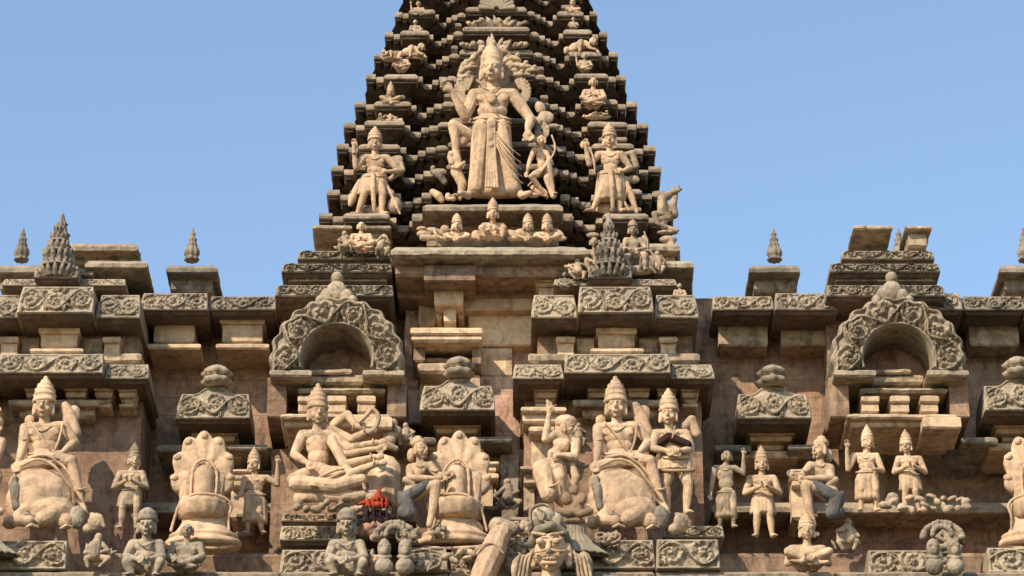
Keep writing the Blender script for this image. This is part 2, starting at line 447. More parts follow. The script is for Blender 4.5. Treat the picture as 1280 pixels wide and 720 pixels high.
def leaf(S, x, y, a, L_, r, d):
    """pointed leaf growing from (x,y) in direction a (degrees, 90 = up)"""
    a = math.radians(a); S.chain([(x, y, d), (x+L_*.5*math.cos(a), y-L_*.5*math.sin(a), d+r*.6), (x+L_*math.cos(a), y-L_*math.sin(a), d+r*.2)], [r*.7, r, r*.25])
def v3(p, d=0.): return (p[0], p[1], p[2] if len(p) > 2 else d)
def head(S, h, hr, yaw=0., fierce=False, ears=True, roll=0.):
    x, y, d = h; ca, sa = math.cos(math.radians(yaw)), math.sin(math.radians(yaw)); cr_, sr_ = math.cos(math.radians(roll)), math.sin(math.radians(roll))
    def Q(a, b, c):
        a, b = a*cr_-b*sr_, a*sr_+b*cr_
        return (x+hr*(a*ca+c*sa), y+hr*b, d+hr*(c*ca-a*sa))
    S.ell(h, (.80*hr, 1.0*hr, .86*hr), rot=0)
    S.ell(Q(0, .42, .2), (.58*hr, .55*hr, .6*hr))
    S.ell(Q(0, .86, .45), (.22*hr, .16*hr, .2*hr))
    for s in (-1, 1):
        S.ell(Q(.42*s, .30, .52), (.26*hr, .28*hr, .2*hr))
        S.ell(Q(.34*s, -.10, .75), (.19*hr, (.2 if fierce else .085)*hr, (.22 if fierce else .09)*hr))
        S.cap(Q(.14*s, -.22, .88), .075*hr, Q(.58*s, -.32, .66), .06*hr)
        if ears: S.chain([Q(.80*s, -.25, .05), Q(.88*s, .15, .05), Q(.84*s, .62, .1)], [.14*hr, .13*hr, .17*hr])
    S.chain([Q(0, -.22, .84), Q(0, .22, 1.04), Q(0, .27, .98)], [.085*hr, .15*hr, .17*hr])
    S.cap(Q(-.2, .50, .83), .07*hr, Q(.2, .50, .83), .07*hr); S.cap(Q(-.16, .61, .81), .08*hr, Q(.16, .61, .81), .08*hr)
def hand(S, w, dr, hr, curl=.3):
    """w wrist, dr direction in px plane (x,y,d)"""
    v = Vector(dr); v.normalize(); n = v.cross(Vector((0, 0, 1)))
    if n.length < .1: n = Vector((1, 0, 0))
    n.normalize(); w = Vector(w); pm = w+v*hr*.38
    S.cap(tuple(w), .22*hr, tuple(pm+v*hr*.12), .3*hr)
    for i, L in enumerate((.42, .52, .5, .38)):
        b = pm+v*.25*hr+n*hr*(i-1.5)*.19; m = b+v*L*hr*.6; t = m+v*L*hr*.5+Vector((0, 0, curl*hr*.6))
        S.chain([tuple(b), tuple(m), tuple(t)], [.11*hr, .10*hr, .08*hr])
    tb = w+v*.2*hr-n*.25*hr; S.chain([tuple(tb), tuple(tb+v*.3*hr-n*.2*hr), tuple(tb+v*.55*hr-n*.18*hr)], [.12*hr, .11*hr, .09*hr])
def human(F, hr, hd, sh, el, ha, pel, kn=None, an=None, toe=None, yaw=0., roll=0., hdir=None, fierce=False, female=False, vox=None, name='body', mat=None, headless=False, belly=1., hipw=.62, extra=None, feet=True):
    S = F.S(); hd = v3(hd, .35*hr); pel = v3(pel)
    sh = [v3(p) for p in sh]; el = [v3(p, .1*hr) for p in el]; ha = [v3(p, .4*hr) for p in ha]
    if not headless: head(S, hd, hr, yaw, fierce, roll=roll)
    mid = tuple((a+b)/2 for a, b in zip(*sh))
    S.cap((hd[0], hd[1]+.55*hr, hd[2]-.25*hr), .42*hr, (mid[0], mid[1]-.05*hr, mid[2]), .55*hr)
    S.cap(sh[0], .54*hr, sh[1], .54*hr)
    def lerp(t): return tuple(a*(1-t)+b*t for a, b in zip(mid, pel))
    hw = abs(sh[0][0]-sh[1][0])/2; hw = max(hw, .9*hr)
    c = lerp(.28); S.ell(c, (hw*.86, abs(pel[1]-mid[1])*.32+.2*hr, .72*hr))
    for s in (-1, 1):
        if female: S.ell((c[0]+s*hw*.42, c[1], c[2]+.65*hr), (.46*hr, .46*hr, .42*hr))
        else: S.ell((c[0]+s*hw*.4, c[1]-.15*hr, c[2]+.45*hr), (hw*.42, .4*hr, .2*hr))
    c = lerp(.62); S.ell(c, (hw*.74*belly, abs(pel[1]-mid[1])*.34, .66*hr*belly)); S.ell((c[0], c[1]+.1*hr, c[2]+.3*hr*belly), (hw*.42*belly, .55*hr, .4*hr*belly))
    S.ell(lerp(.95), (hw*.78, .62*hr, .72*hr))
    for i in (0, 1):
        dx = el[i][0]-sh[i][0]
        S.chain([sh[i], tuple(a*.5+b*.5 for a, b in zip(sh[i], el[i])), el[i]], [.54*hr, .50*hr, .40*hr])
        S.chain([el[i], tuple(a*.65+b*.35 for a, b in zip(el[i], ha[i])), ha[i]], [.40*hr, .41*hr, .25*hr])
        dr = hdir[i] if hdir and hdir[i] else tuple(b-a for a, b in zip(el[i], ha[i]))
        hand(S, ha[i], dr, hr*.95)
    if kn:
        kn = [v3(p, .3*hr) for p in kn]; an = [v3(p) for p in an]
        for i, s in ((0, -1), (1, 1)):
            hp = (pel[0]+s*hipw*hr, pel[1]+.25*hr, pel[2])
            S.chain([hp, tuple(a*.5+b*.5 for a, b in zip(hp, kn[i])), kn[i]], [.84*hr, .74*hr, .52*hr])
            cf = tuple(a*.65+b*.35 for a, b in zip(kn[i], an[i])); cf = (cf[0], cf[1], cf[2]-.12*hr)
            S.chain([kn[i], cf, an[i]], [.50*hr, .52*hr, .31*hr])
            if feet:
                tq = v3(toe[i], .9*hr) if toe else (an[i][0]+s*.35*hr, an[i][1]+.25*hr, an[i][2]+.85*hr)
                S.ell((an[i][0], an[i][1]+.1*hr, an[i][2]-.1*hr), (.28*hr, .28*hr, .34*hr)); S.cap(an[i], .27*hr, tq, .24*hr)
                v = Vector(tq)-Vector(an[i]); v.normalize(); n = v.cross(Vector((0, 1, 0)))
                if n.length < .1: n = Vector((1, 0, 0))
                n.normalize()
                for k in range(5):
                    b = Vector(tq)+n*hr*(k-2)*.13; S.cap(tuple(b), .09*hr, tuple(b+v*.28*hr), .075*hr)
    if extra: extra(S)
    return S.done(name, mat or F.mat, vox or max(.55, hr*.062))
def kirita(F, p, r, h, mat=None, lean=0., name='crown'):
    """tall banded conical crown"""
    pr = [(r*.98, -.12*h), (r*1.06, -.08*h), (r*1.08, 0), (r*.98, .03*h), (r*.98, .16*h), (r*1.05, .19*h), (r*.93, .24*h), (r*.90, .38*h), (r*.95, .41*h), (r*.78, .46*h), (r*.70, .58*h), (r*.74, .61*h),
          (r*.55, .66*h), (r*.42, .76*h), (r*.45, .79*h), (r*.26, .84*h), (r*.2, .9*h), (r*.24, .93*h), (r*.1, .98*h), (.3, h)]
    o = F.lathe(name, p, pr, mat, 28, lean, 14, .025)
    return o
def neck_torc(F, c, w, drop, d, r=.7, mat=None, name='necklace'):
    x, y = c
    F.tube(name, [(x-w, y-.15*drop, d-.45*w), (x-w*.75, y+drop*.35, d+.1*w), (x-w*.35, y+drop*.85, d+.35*w), (x, y+drop, d+.45*w), (x+w*.35, y+drop*.85, d+.35*w), (x+w*.75, y+drop*.35, d+.1*w), (x+w, y-.15*drop, d-.45*w)], r, mat, bead=.18)
def band(F, name, p, q, d, sag, r, dd=0., mat=None):
    (x0, y0), (x1, y1) = p, q
    pts = []
    for i in range(7):
        t = i/6; a = math.pi*t; pts.append((x0+(x1-x0)*(.5-.5*math.cos(a)), y0+(y1-y0)*t+sag*math.sin(a), d+dd*math.sin(a)))
    F.tube(name, pts, r, mat, bead=.15)
# ================================================================== THE TOWER
AX = 620.0
tower = empty('temple_tower', (pt(AX, 900, 38).x, 38.3, 0))
tag(tower, 'tall carved stone temple tower with a stepped pyramid of dark ledges against the sky', 'temple tower')
WY = [-90, -60, 18, 42, 70, 97, 131, 157, 185, 213, 243, 272]; WW = [92, 98, 127, 139, 153, 163, 177, 191, 200, 207, 212, 222]
ledge_y = [-90, -62, -35, -8, 18, 43, 70, 97, 131, 157, 185, 213, 243, 272]
hs = [(0, .30, .40, -3), (.30, .38, .31, 2), (.38, .44, .24, 6), (.44, .49, .14, 10), (.49, .56, .05, 15), (.56, .60, .22, 6), (.60, .86, .38, 0), (.86, .92, .20, 6), (.92, 1.0, .08, 2)]
segs = [(-b, -a, p, z) for a, b, p, z in hs[:0:-1]] + [(-.30, .30, .40, -3)] + hs[1:]
AXY = 38.6
for i, ly in enumerate(ledge_y):
    W = float(np.interp(ly, WY, WW)); Yt = towerY(ly); nxt = ledge_y[i+1] if i+1 < len(ledge_y) else 312
    bm = B()
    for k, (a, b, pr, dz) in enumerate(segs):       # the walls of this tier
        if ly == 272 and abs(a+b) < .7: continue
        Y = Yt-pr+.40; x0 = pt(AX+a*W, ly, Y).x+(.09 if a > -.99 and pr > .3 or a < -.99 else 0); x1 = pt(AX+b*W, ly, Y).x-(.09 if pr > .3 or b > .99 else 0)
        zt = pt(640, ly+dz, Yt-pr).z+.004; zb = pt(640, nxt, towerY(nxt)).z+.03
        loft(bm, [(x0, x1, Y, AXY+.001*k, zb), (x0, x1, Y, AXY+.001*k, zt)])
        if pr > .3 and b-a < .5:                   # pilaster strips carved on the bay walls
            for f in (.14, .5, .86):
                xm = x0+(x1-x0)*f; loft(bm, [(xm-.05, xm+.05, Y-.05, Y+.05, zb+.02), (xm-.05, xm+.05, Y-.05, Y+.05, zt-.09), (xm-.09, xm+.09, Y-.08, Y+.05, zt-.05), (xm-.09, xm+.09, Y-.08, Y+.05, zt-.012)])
    tier = put('tier', bm, M_SHADE, tower, .006)
    for k, (a, b, pr, dz) in enumerate(segs):
        if abs(a+b) < .7 and ly in (272, 243): continue
        Y = Yt-pr; g = .12/W
        bm = B(); full = pr > .3
        jy = random.uniform(-1.4, 1.4)
        eave(bm, AX+a*W+(0 if full else .3), AX+b*W-(0 if full else .3), ly+dz+jy, Y, AXY-.01*k-Y, lip=.035, h=.125 if full else .115, ins=.17 if full else .10, sides=full)
        if full and random.random() < .45 and abs(a+b) > .3:              # second small moulding above the eave
            c = AX+(a+b)/2*W
            eave(bm, c-(b-a)*W*.34, c+(b-a)*W*.34, ly-9.5+jy, Y+.12, .6, lip=.03, h=.07, ins=.07)
        put('ledge', bm, M_LEDGE, tier, .007, .06)
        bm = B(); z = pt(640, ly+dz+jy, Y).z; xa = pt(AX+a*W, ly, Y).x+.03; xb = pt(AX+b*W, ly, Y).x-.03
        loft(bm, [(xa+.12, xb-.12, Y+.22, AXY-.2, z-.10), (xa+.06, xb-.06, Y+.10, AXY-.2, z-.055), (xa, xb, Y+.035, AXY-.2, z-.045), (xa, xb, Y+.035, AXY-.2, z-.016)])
        put('shade_slab', bm, M_SHADE, tier, .005, .08)  # added dark slab, its colour stands in for shade under the ledge
# slab under the great standing figure, and the wall below it
bm = B(); eave(bm, 528, 704, 263, 35.42, 2.2, lip=.05, h=.16, ins=.25); put('statue_ledge', bm, M_LEDGE, tower, .011, .07)
bm = B(); eave(bm, 704, 716, 276, 35.75, 1.2, lip=.05, h=.14, ins=.1, sides=False); eave(bm, 515, 527.6, 276, 35.75, 1.2, lip=.05, h=.14, ins=.1, sides=False); put('ledge', bm, M_LEDGE, tower, .008, .07)
bm = B(); box(bm, 534, 264, 698, 308, 35.85, 1.5); box(bm, 545, 268, 590, 276, 35.78, .3); box(bm, 640, 268, 690, 276, 35.78, .3); put('wall', bm, M_STA2, tower, .01)
# main cornice
bm = B()
x0, x1, z0, z1 = rect(488, 303, 736, 318, 35.2)
loft(bm, [(x0+.05, x1-.05, 35.26, 37.2, z0-.03), (x0, x1, 35.2, 37.2, z0), (x0, x1, 35.2, 37.2, z0+.05), (x0+.06, x1-.06, 35.27, 37.2, z0+.13), (x0+.22, x1-.22, 35.5, 37.2, z0+.2)])
put('cornice', bm, M_GREY, tower, .014, .07)
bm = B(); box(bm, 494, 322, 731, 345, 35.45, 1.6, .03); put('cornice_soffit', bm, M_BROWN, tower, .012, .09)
bm = B(); box(bm, 497, 340, 728, 372, 35.92, 1.2, .02); box(bm, 530, 330, 594, 352, 35.40, .8, .02); put('frieze', bm, M_BROWN, tower, .010, .09)
# storey behind
bm = B(); box(bm, 356, 350, 868, 560, 36.6, 6.0, .02); put('storey_wall', bm, M_BROWN, tower, .012, .2)
bm = B(); box(bm, 505, 372, 675, 560, 36.3, .6, .01); put('storey_wall', bm, M_RED, tower, .012, .12)
bm = B(); box(bm, 586, 392, 668, 432, 36.12, .3, .02); box(bm, 592, 434, 640, 470, 36.16, .3, .02); put('wall_panel', bm, M_CREAM, tower, .012, .1)
bm = B(); box(bm, 578, 363, 672, 387, 35.95, .5, .025); put('beam', bm, M_CREAM, tower, .008, .1)
bm = B(); box(bm, 583, 356, 668, 362, 36.0, .5, .02); put('beam', bm, M_STA2, tower, .008, .1)
def pilaster(px0, px1, y0, Y, drop=60):
    bm = B(); w = px1-px0
    box(bm, px0, y0, px1, y0+8, Y-.05, .9, .02); box(bm, px0+3, y0+9, px1-3, y0+14, Y, .8, .02)
    box(bm, px0+6, y0+15, px1-5, y0+38, Y+.06, .7, .02)
    box(bm, px0+w*.38, y0+39, px1-w*.3, y0+drop, Y+.16, .6, .02); box(bm, px0+w*.18, y0+39, px0+w*.34, y0+drop-4, Y+.32, .5, .02)
    box(bm, px1-w*.26, y0+39, px1-w*.08, y0+drop-6, Y+.32, .5, .02)
    return put('pilaster', bm, M_CREAM, tower, .007, .07)
pilaster(537, 584, 343, 35.62); pilaster(667, 714, 343, 35.62); 
bm = B(); box(bm, 523, 375, 545, 408, 36.15, .4, .03); put('wall_panel', bm, M_STA2, tower, .014, .06)
# deep box niche under the pilaster
bm = B(); box(bm, 513, 409, 603, 418, 35.55, 1.0, .02); box(bm, 514, 418.6, 602, 427, 35.58, 1.0, .03); lg = put('niche_lintel', bm, M_CREAM, tower, .007, .07)
bm = B(); box(bm, 517, 430, 531, 452, 35.75, .8, .02); box(bm, 590, 430, 601, 456, 35.75, .8, .02); box(bm, 531.5, 447, 589.5, 452, 35.85, .6, .02); put('niche_frame', bm, M_BROWN, tower, .008, .07)
bm = B(); box(bm, 532, 432, 589, 447, 36.05, .3, .02); put('niche_panel', bm, M_BROWN, tower, .008, .07)
bm = B(); box(bm, 522, 453, 580, 466, 35.62, .9, .03); box(bm, 525, 468, 600, 500, 35.95, .5, .02); put('niche_sill', bm, M_CREAM, tower, .010, .07)
bm = B(); box(bm, 600, 470, 650, 660, 36.05, .5, .02); box(bm, 508, 486, 530, 530, 36.0, .5, .02); put('wall_panel', bm, M_RED, tower, .012, .1)

# ---------------- small shrine with carved domed roof
bm = B(); box(bm, 531, 516, 612, 528, 35.55, 1.0, .02); sh = put('small_shrine', bm, M_BROWN, tower, .008, .07)
relief_panel('shrine_roof', 525, 474, 619, 514, 35.15, .8, M_GREY, sh, seed=11, amp=.06, bulge=.22, hump=.10, pitch=.34)
F0 = Fig('x', None, None, 572, 474, 35.4, mat=M_GREY); r0 = F0.root
o = F0.lathe('finial', (574, 476, 8), [(12, 0), (17, 2), (19, 6), (15, 9), (11, 10), (17, 12), (19, 16), (13, 21), (6, 25), (1, 27)], M_GREY, 32, flute=8, famp=.09)
M_ = o.location.copy(); o.parent = sh; o.location = r0.location-world_loc(sh); bpy.data.objects.remove(r0)
bm = B(); box(bm, 541, 528, 601, 533, 35.5, .9, .02); box(bm, 545, 534, 597, 541, 35.56, .8, .02); box(bm, 555, 542, 588, 552, 35.7, .6, .02); box(bm, 536, 553, 606, 562, 35.62, .8, .02); put('capital', bm, M_CREAM, sh, .007, .06)
for a, b in ((596, 624),):
    bm = B(); box(bm, a-4, 576, b, 581, 35.5, .7, .02); box(bm, a-3, 582, b-4, 590, 35.54, .7, .02); box(bm, a-2, 591, b-1, 599, 35.5, .7, .02); box(bm, a-2, 600, b-8, 640, 35.62, .6, .03); put('side_pilaster', bm, M_CREAM, sh, .008, .06)
bm = B(); box(bm, 604, 632, 623, 637, 35.35, .8, .01); box(bm, 604, 655, 624, 661, 35.35, .8, .01); put('side_ledge', bm, M_DGREY, sh, .006, .06)
bm = B(); box(bm, 520, 545, 650, 760, 36.0, .9, .02); put('storey_wall', bm, M_BROWN, tower, .012, .15)
bm = B(); box(bm, 626, 565, 648, 660, 35.75, .5, .04); put('wall_panel', bm, M_DGREY, tower, .012, .08)
bm = B(); box(bm, 500, 546, 545, 554, 35.5, .7, .02); box(bm, 590, 545, 640, 552, 35.4, .7, .02); put('side_ledge', bm, M_DGREY, sh, .01, .06)

# ---------------- right pavilion
bm = B(); box(bm, 672, 402, 866, 452, 35.5, 2.8, .02); pav = put('corner_pavilion', bm, M_BROWN, tower, .012, .1)
def three_band(y0, y1, yl0, yl1, xl, xa, xb, xr, Y, seed, amp=.055, bulge=.16):
    relief_panel('carved_cornice', xa, y0-5, xb, y1, Y-.14, 1.2, M_GREY, pav, seed, amp, bulge, pitch=.36)
    relief_panel('carved_cornice', xl, yl0-5, xa-.6, yl1, Y, 1.2, M_GREY, pav, seed+1, amp*.8, bulge*1.2, pitch=.34)
    relief_panel('carved_cornice', xb+.6, yl0-5, xr, yl1, Y, 1.2, M_GREY, pav, seed+2, amp*.8, bulge*1.2, pitch=.34)
three_band(357, 392, 366, 398, 664, 722, 817, 873, 35.05, 21)
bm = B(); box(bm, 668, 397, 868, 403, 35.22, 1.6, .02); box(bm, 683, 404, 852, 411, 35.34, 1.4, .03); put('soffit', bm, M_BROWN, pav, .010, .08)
relief_panel('roof_course', 692, 345, 846, 357, 35.35, .9, M_GREY, pav, 31, .03, .10, pitch=.2)
bm = B(); box(bm, 745, 408, 796, 416, 35.22, .9, .02); box(bm, 748, 417, 793, 434, 35.28, .9, .02); box(bm, 738, 435, 804, 441, 35.12, 1.0, .02); put('neck_block', bm, M_CREAM, pav, .007, .06)
for a, b in ((697, 717), (826, 845)):
    bm = B(); box(bm, a-2, 420, b+2, 427, 35.3, .6, .02); box(bm, a, 428, b, 446, 35.36, .6, .02); put('neck_block', bm, M_CREAM, pav, .007, .06)
bm = B(); box(bm, 721, 422, 743, 441, 35.44, .5, .02); box(bm, 799, 422, 822, 441, 35.44, .5, .02); put('neck_panel', bm, M_STA2, pav, .007, .08)
bm = B(); box(bm, 660, 441, 738, 453, 35.3, 1.2, .03); box(bm, 805, 441, 875, 453, 35.3, 1.2, .03); put('roof_course', bm, M_STA2, pav, .012, .06)
three_band(443, 467, 455, 474, 641, 705, 838, 893, 34.92, 41, .045, .12)
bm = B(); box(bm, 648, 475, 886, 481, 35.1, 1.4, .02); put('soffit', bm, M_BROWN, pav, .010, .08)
bm = B(); box(bm, 655, 484, 880, 780, 35.5, 2.6, .02); put('pavilion_wall', bm, M_BROWN, pav, .012, .12)
for (a, b) in ((668, 697), (735, 758), (785, 812), (822, 845), (852, 874)):
    bm = B(); w = b-a
    box(bm, a-1, 483, b+1, 488, 35.14, .6, .02); box(bm, a+1, 489, b-1, 496, 35.18, .6, .02); box(bm, a+3, 497, b-3, 503, 35.25, .6, .03); box(bm, a+1, 504, b-1, 508, 35.2, .6, .02)
    put('capital', bm, M_CREAM, pav, .007, .06)
bm = B(); box(bm, 716, 499, 830, 507, 35.15, .8, .02); box(bm, 728, 508, 822, 522, 35.28, .7, .03); put('throne_back', bm, M_STA2, pav, .008, .06)
bm = B(); box(bm, 651, 508, 708, 515, 35.12, .8, .02); box(bm, 653, 515.6, 706, 528, 35.2, .7, .02); box(bm, 661, 532, 700, 541, 35.15, .7, .03); box(bm, 664, 543, 690, 600, 35.4, .5, .04); put('side_pilaster', bm, M_CREAM, pav, .008, .06)
bm = B(); box(bm, 650, 582, 668, 588, 35.2, .6, .02); box(bm, 655, 588.6, 672, 606, 35.3, .6, .03); box(bm, 655, 608, 668, 640, 35.4, .6, .03); box(bm, 636, 646, 664, 652, 34.9, .8, .02); box(bm, 640, 653, 664, 659, 34.95, .8, .02); put('side_bracket', bm, M_STA2, pav, .010, .06)
# finial of the pavilion: lobed, spired
def finial(x, y, k, Y, mat, par, d=0.):
    f = Fig('x', None, None, x, y, Y, mat=mat); rr = f.root
    o = f.lathe('finial', (x, y, d), [(12*k, 0), (17*k, 0), (18*k, 4*k), (14*k, 8*k), (15*k, 11*k), (18*k, 15*k), (18*k, 22*k), (15*k, 30*k), (11*k, 36*k), (13*k, 38*k), (10*k, 42*k), (9*k, 50*k), (11*k, 53*k), (7*k, 57*k), (5.5*k, 64*k), (7*k, 67*k), (4*k, 71*k), (2.2*k, 78*k), (1, 82*k)], mat, 40, flute=8, famp=.10)
    o.parent = par; o.location = rr.location-world_loc(par); bpy.data.objects.remove(rr); return o
fn = finial(762, 346, .98, 35.35, M_DGREY, pav)
f = Fig('x', None, None, 762, 346, 35.2, mat=M_DGREY); rr = f.root; S = f.S(); random.seed(2)
for (yy, w_, n_, r_) in ((343, 24, 7, 4.5), (333, 19, 6, 4), (322, 20, 6, 4.5), (310, 14, 5, 4), (299, 11, 5, 3.2), (288, 7, 4, 2.6)):
    for k in range(n_):
        a = math.pi*(k+.5)/n_; x_ = 762-w_*.62*math.cos(a); d_ = w_*.5*math.sin(a); S.chain([(x_, yy+3, d_), (762-w_*.82*math.cos(a), yy-2, d_+3), (762-w_*.95*math.cos(a), yy-r_*1.7, d_+4)], [r_*.7, r_*.75, r_*.35])
S.ell((762, 330, 0), (16, 17, 12)); S.ell((762, 308, 0), (10, 14, 8)); S.ell((762, 334, 4), (20, 3, 14)); S.ell((762, 316, 4), (15, 3, 11)); S.ell((762, 302, 3), (11, 2.5, 8))
o = S.done('finial_petals', M_DGREY, .6, split=False); o.parent = fn; o.location = rr.location-world_loc(fn); bpy.data.objects.remove(rr)
relief_panel('finial_base', 735, 330, 790, 348, 35.15, .6, M_DGREY, pav, 51, .05, .08, pitch=.2)

# ---------------- left horseshoe arch
bm = B(); box(bm, 350, 372, 486, 520, 36.0, 2.2, .02); arch = put('arched_niche', bm, M_BROWN, tower, .012, .1)
relief_arc('arch_band', 421, 449, 43, 83, math.radians(-17), math.radians(197), 35.1, .75, M_GREY, arch, seed=5, amp=.075)
s_ = scl(449, 35.35); c_ = pt(421, 449, 35.35)
bm = B(); n = 40; R_ = 48*s_                       # recess disc in the arch
ring = [bm.verts.new((c_.x+R_*math.cos(t*2*math.pi/n), 35.75, c_.z+R_*math.sin(t*2*math.pi/n))) for t in range(n)]
bk = [bm.verts.new((v.co.x, 36.05, v.co.z)) for v in ring]; bm.faces.new(ring[::-1])
for i in range(n): bm.faces.new((ring[i], ring[(i+1) % n], bk[(i+1) % n], bk[i]))
bm.faces.new(bk); bmesh.ops.recalc_face_normals(bm, faces=bm.faces); put('arch_back', bm, M_RED, arch, .012, .06)
bm = B(); box(bm, 453, 462, 505, 470, 34.98, .95, .02); box(bm, 337, 462, 389, 470, 34.98, .95, .02); put('arch_foot', bm, M_GREY, arch, .008, .06)
bm = B(); box(bm, 484, 471, 508, 522, 35.25, 1.0, .02); box(bm, 334, 471, 358, 522, 35.25, 1.0, .02); put('arch_pier', bm, M_BROWN, arch, .008, .08)
bm = B(); box(bm, 376, 461, 440, 467, 35.3, .6, .02); box(bm, 380, 468, 455, 480, 35.35, .6, .03); box(bm, 372, 484, 482, 490, 35.2, .8, .03); box(bm, 378, 491, 470, 498, 35.35, .7, .02); put('arch_sill', bm, M_STA2, arch, .012, .06)
for a, b in ((446, 470), (372, 396), (408, 434)):
    bm = B(); box(bm, a, 494, b-1, 503, 35.18, .6, .02); box(bm, a+1, 504, b-2, 516, 35.22, .6, .02); put('base_block', bm, M_CREAM, arch, .007, .06)
bm = B(); box(bm, 350, 517, 487, 523, 35.05, 1.0, .02); box(bm, 356, 524, 487, 533, 35.15, .9, .02); box(bm, 442, 521, 490, 535, 34.95, .7, .02); put('base_moulding', bm, M_CREAM, arch, .010, .06)
f = Fig('x', None, None, 421, 380, 35.2, mat=M_GREY); rr = f.root; S = f.S()
for (x, y, r) in ((421, 366, 13), (409, 372, 9), (433, 373, 9), (421, 350, 8), (441, 379, 7), (401, 379, 7)): S.ell((x, y, 6), (r, r*1.1, 8))
o = S.done('arch_crest', M_GREY); o.parent = arch; o.location = rr.location-world_loc(arch); bpy.data.objects.remove(rr)
# carved courses over the arch, under the left guardian
for k, (a, b, y0, y1, Y) in enumerate(((352, 490, 326, 341, 35.5), (360, 484, 342, 352, 35.62), (344, 492, 353, 371, 35.4), (372, 488, 310, 325, 35.7))):
    relief_panel('carved_course', a, y0, b, y1, Y, 1.2, M_GREY if k % 2 else M_DGREY, arch, 60+k, .055, .10, pitch=.22)
bm = B(); box(bm, 455, 281, 489, 287, 35.75, 1.2, .02); box(bm, 390, 281, 440, 287, 35.75, 1.2, .02); box(bm, 460, 288, 483, 309, 35.85, 1.0, .03); put('course', bm, M_STA2, arch, .010, .06)
for k, (a, b) in enumerate(((742, 800), (790, 868))):
    bm = B(); eave(bm, a, b, 344-k*10, 35.6-.05*k, 1.2, lip=.05, h=.15, ins=.2); put('course', bm, M_GREY, pav, .012, .06)
bm = B(); eave(bm, 745, 850, 313, 35.75, 1.5, lip=.05, h=.15, ins=.15); box(bm, 760, 314, 850, 330, 35.95, 1, .02); put('course', bm, M_LEDGE, pav, .012, .06)

# ---------------- lower storey: the band at the foot of the picture and the body down to the ground
bm = B(); box(bm, -80, 690, 1360, 1900, 35.3, 8, .05); put('lower_storey', bm, M_BROWN, tower, .012, .4)
bm = B(); box(bm, 338, 560, 655, 700, 35.9, 6, .03); put('storey_wall', bm, M_BROWN, tower, .012, .2)
relief_panel('carved_band', 708, 672, 819, 712, 34.45, .9, M_GREY, tower, 71, .07, .10, pitch=.40)
relief_panel('carved_band', 820, 672, 900, 712, 34.3, 1.1, M_GREY, tower, 72, .07, .08, pitch=.40)
relief_panel('carved_band', 640, 674, 707.5, 712, 34.5, .9, M_GREY, tower, 73, .07, .12, pitch=.40)
relief_panel('carved_band', 498, 680, 560, 716, 34.4, .9, M_GREY, tower, 74, .06, .12, pitch=.45)
relief_panel('carved_band', 562, 684, 602, 718, 34.5, .9, M_GREY, tower, 75, .06, .10, pitch=.3)
relief_panel('carved_band', 350, 684, 470, 718, 34.5, .9, M_GREY, tower, 76, .06, .10, pitch=.35)
for k, (a, b) in enumerate(((-80, 348), (350, 560), (562, 700), (702, 818), (820, 1040), (1042, 1360))):
    bm = B(); box(bm, a, 714, b, 728, 34.45-.03*k, 1.2, .03); box(bm, a, 730, b, 790, 34.7-.02*k, 1.2, .03); put('moulding', bm, M_LEDGE, tower, .010, .1)
f = Fig('x', None, None, 718, 700, 34.35, mat=M_GREY)       # the flared neck and knob over the band
rr = f.root
o1 = f.skirt('band_neck', [(718, 657, 4, 15, 9), (718, 672, 4, 15, 10), (718, 684, 5, 24, 13), (718, 697, 6, 42, 16)], 22, .12)
o2 = None; S = f.S()
S.ell((718, 640, 8), (14, 18, 9)); S.ell((718, 619, 11), (6.5, 8, 6)); S.ell((709, 631, 14), (7, 9, 6), rot=15); S.ell((727, 631, 14), (7, 9, 6), rot=-15); S.chain([(700, 646, 14), (712, 650, 18), (724, 646, 16)], [5.5, 5, 4]); S.chain([(737, 646, 14), (726, 651, 19), (712, 647, 15)], [5.5, 5, 4]); S.ell((718, 657, 10), (15, 5, 9))
o2 = S.done('band_knob', M_STAT, .7, split=False)
for o in (o1, o2): o.parent = tower; o.location = rr.location-world_loc(tower)
bpy.data.objects.remove(rr)
# ================================================================== STATUES
def toe_(x, y, d=14): return (x, y, d)
# ---- the great standing figure
F = Fig('standing_statue', 'largest standing stone figure, tall conical crown and long pleated skirt, middle of the tower', 'statue', 615, 252, 35.78)
human(F, 16, (614, 87, 6), [(592, 115, 0), (641, 115, 0)], [(581, 148, 8), (664, 148, 2)], [(565, 122, 20), (660, 166, 12)], (614, 150, 0), hdir=[(-.6, -.4, .2), (.2, 1, .3)], belly=1.12, yaw=-6, vox=.85)
F.lathe('crown', (614, 79, 3), [(13.4, -6), (14.6, -3), (14.8, 0), (13.8, 1.5), (13.9, 6), (14.3, 8), (13.4, 9), (12.9, 12), (13.3, 13.5), (12.0, 14.5), (11.2, 17.5), (11.6, 19), (9.8, 20), (8.2, 22.5), (8.5, 24), (6.0, 25.2), (4.0, 27), (3.2, 28), (3.5, 29.5), (1.6, 31), (.3, 34)], M_STAT, 32, 0, 16, .02)
neck_torc(F, (614, 108), 17, 16, 5, .9); neck_torc(F, (614, 106), 13, 8, 6, .8)
F.tube('sacred_thread', [(598, 108, 9), (606, 122, 13), (613, 136, 14), (622, 147, 13), (630, 150, 9)], .8, bead=.1)
S = F.S(); S.ell((614, 126, 15), (6, 8, 3)); S.ell((614, 119, 15), (3.2, 4, 3)); S.done('pendant', M_STAT, .5)
F.skirt('skirt', [(614, 146, 0, 22, 11), (614, 158, 0, 24.5, 12), (614, 180, 1, 25.5, 11), (616, 212, 1, 28.5, 10), (619, 245, 1, 35, 9)], 30, .035, 0)
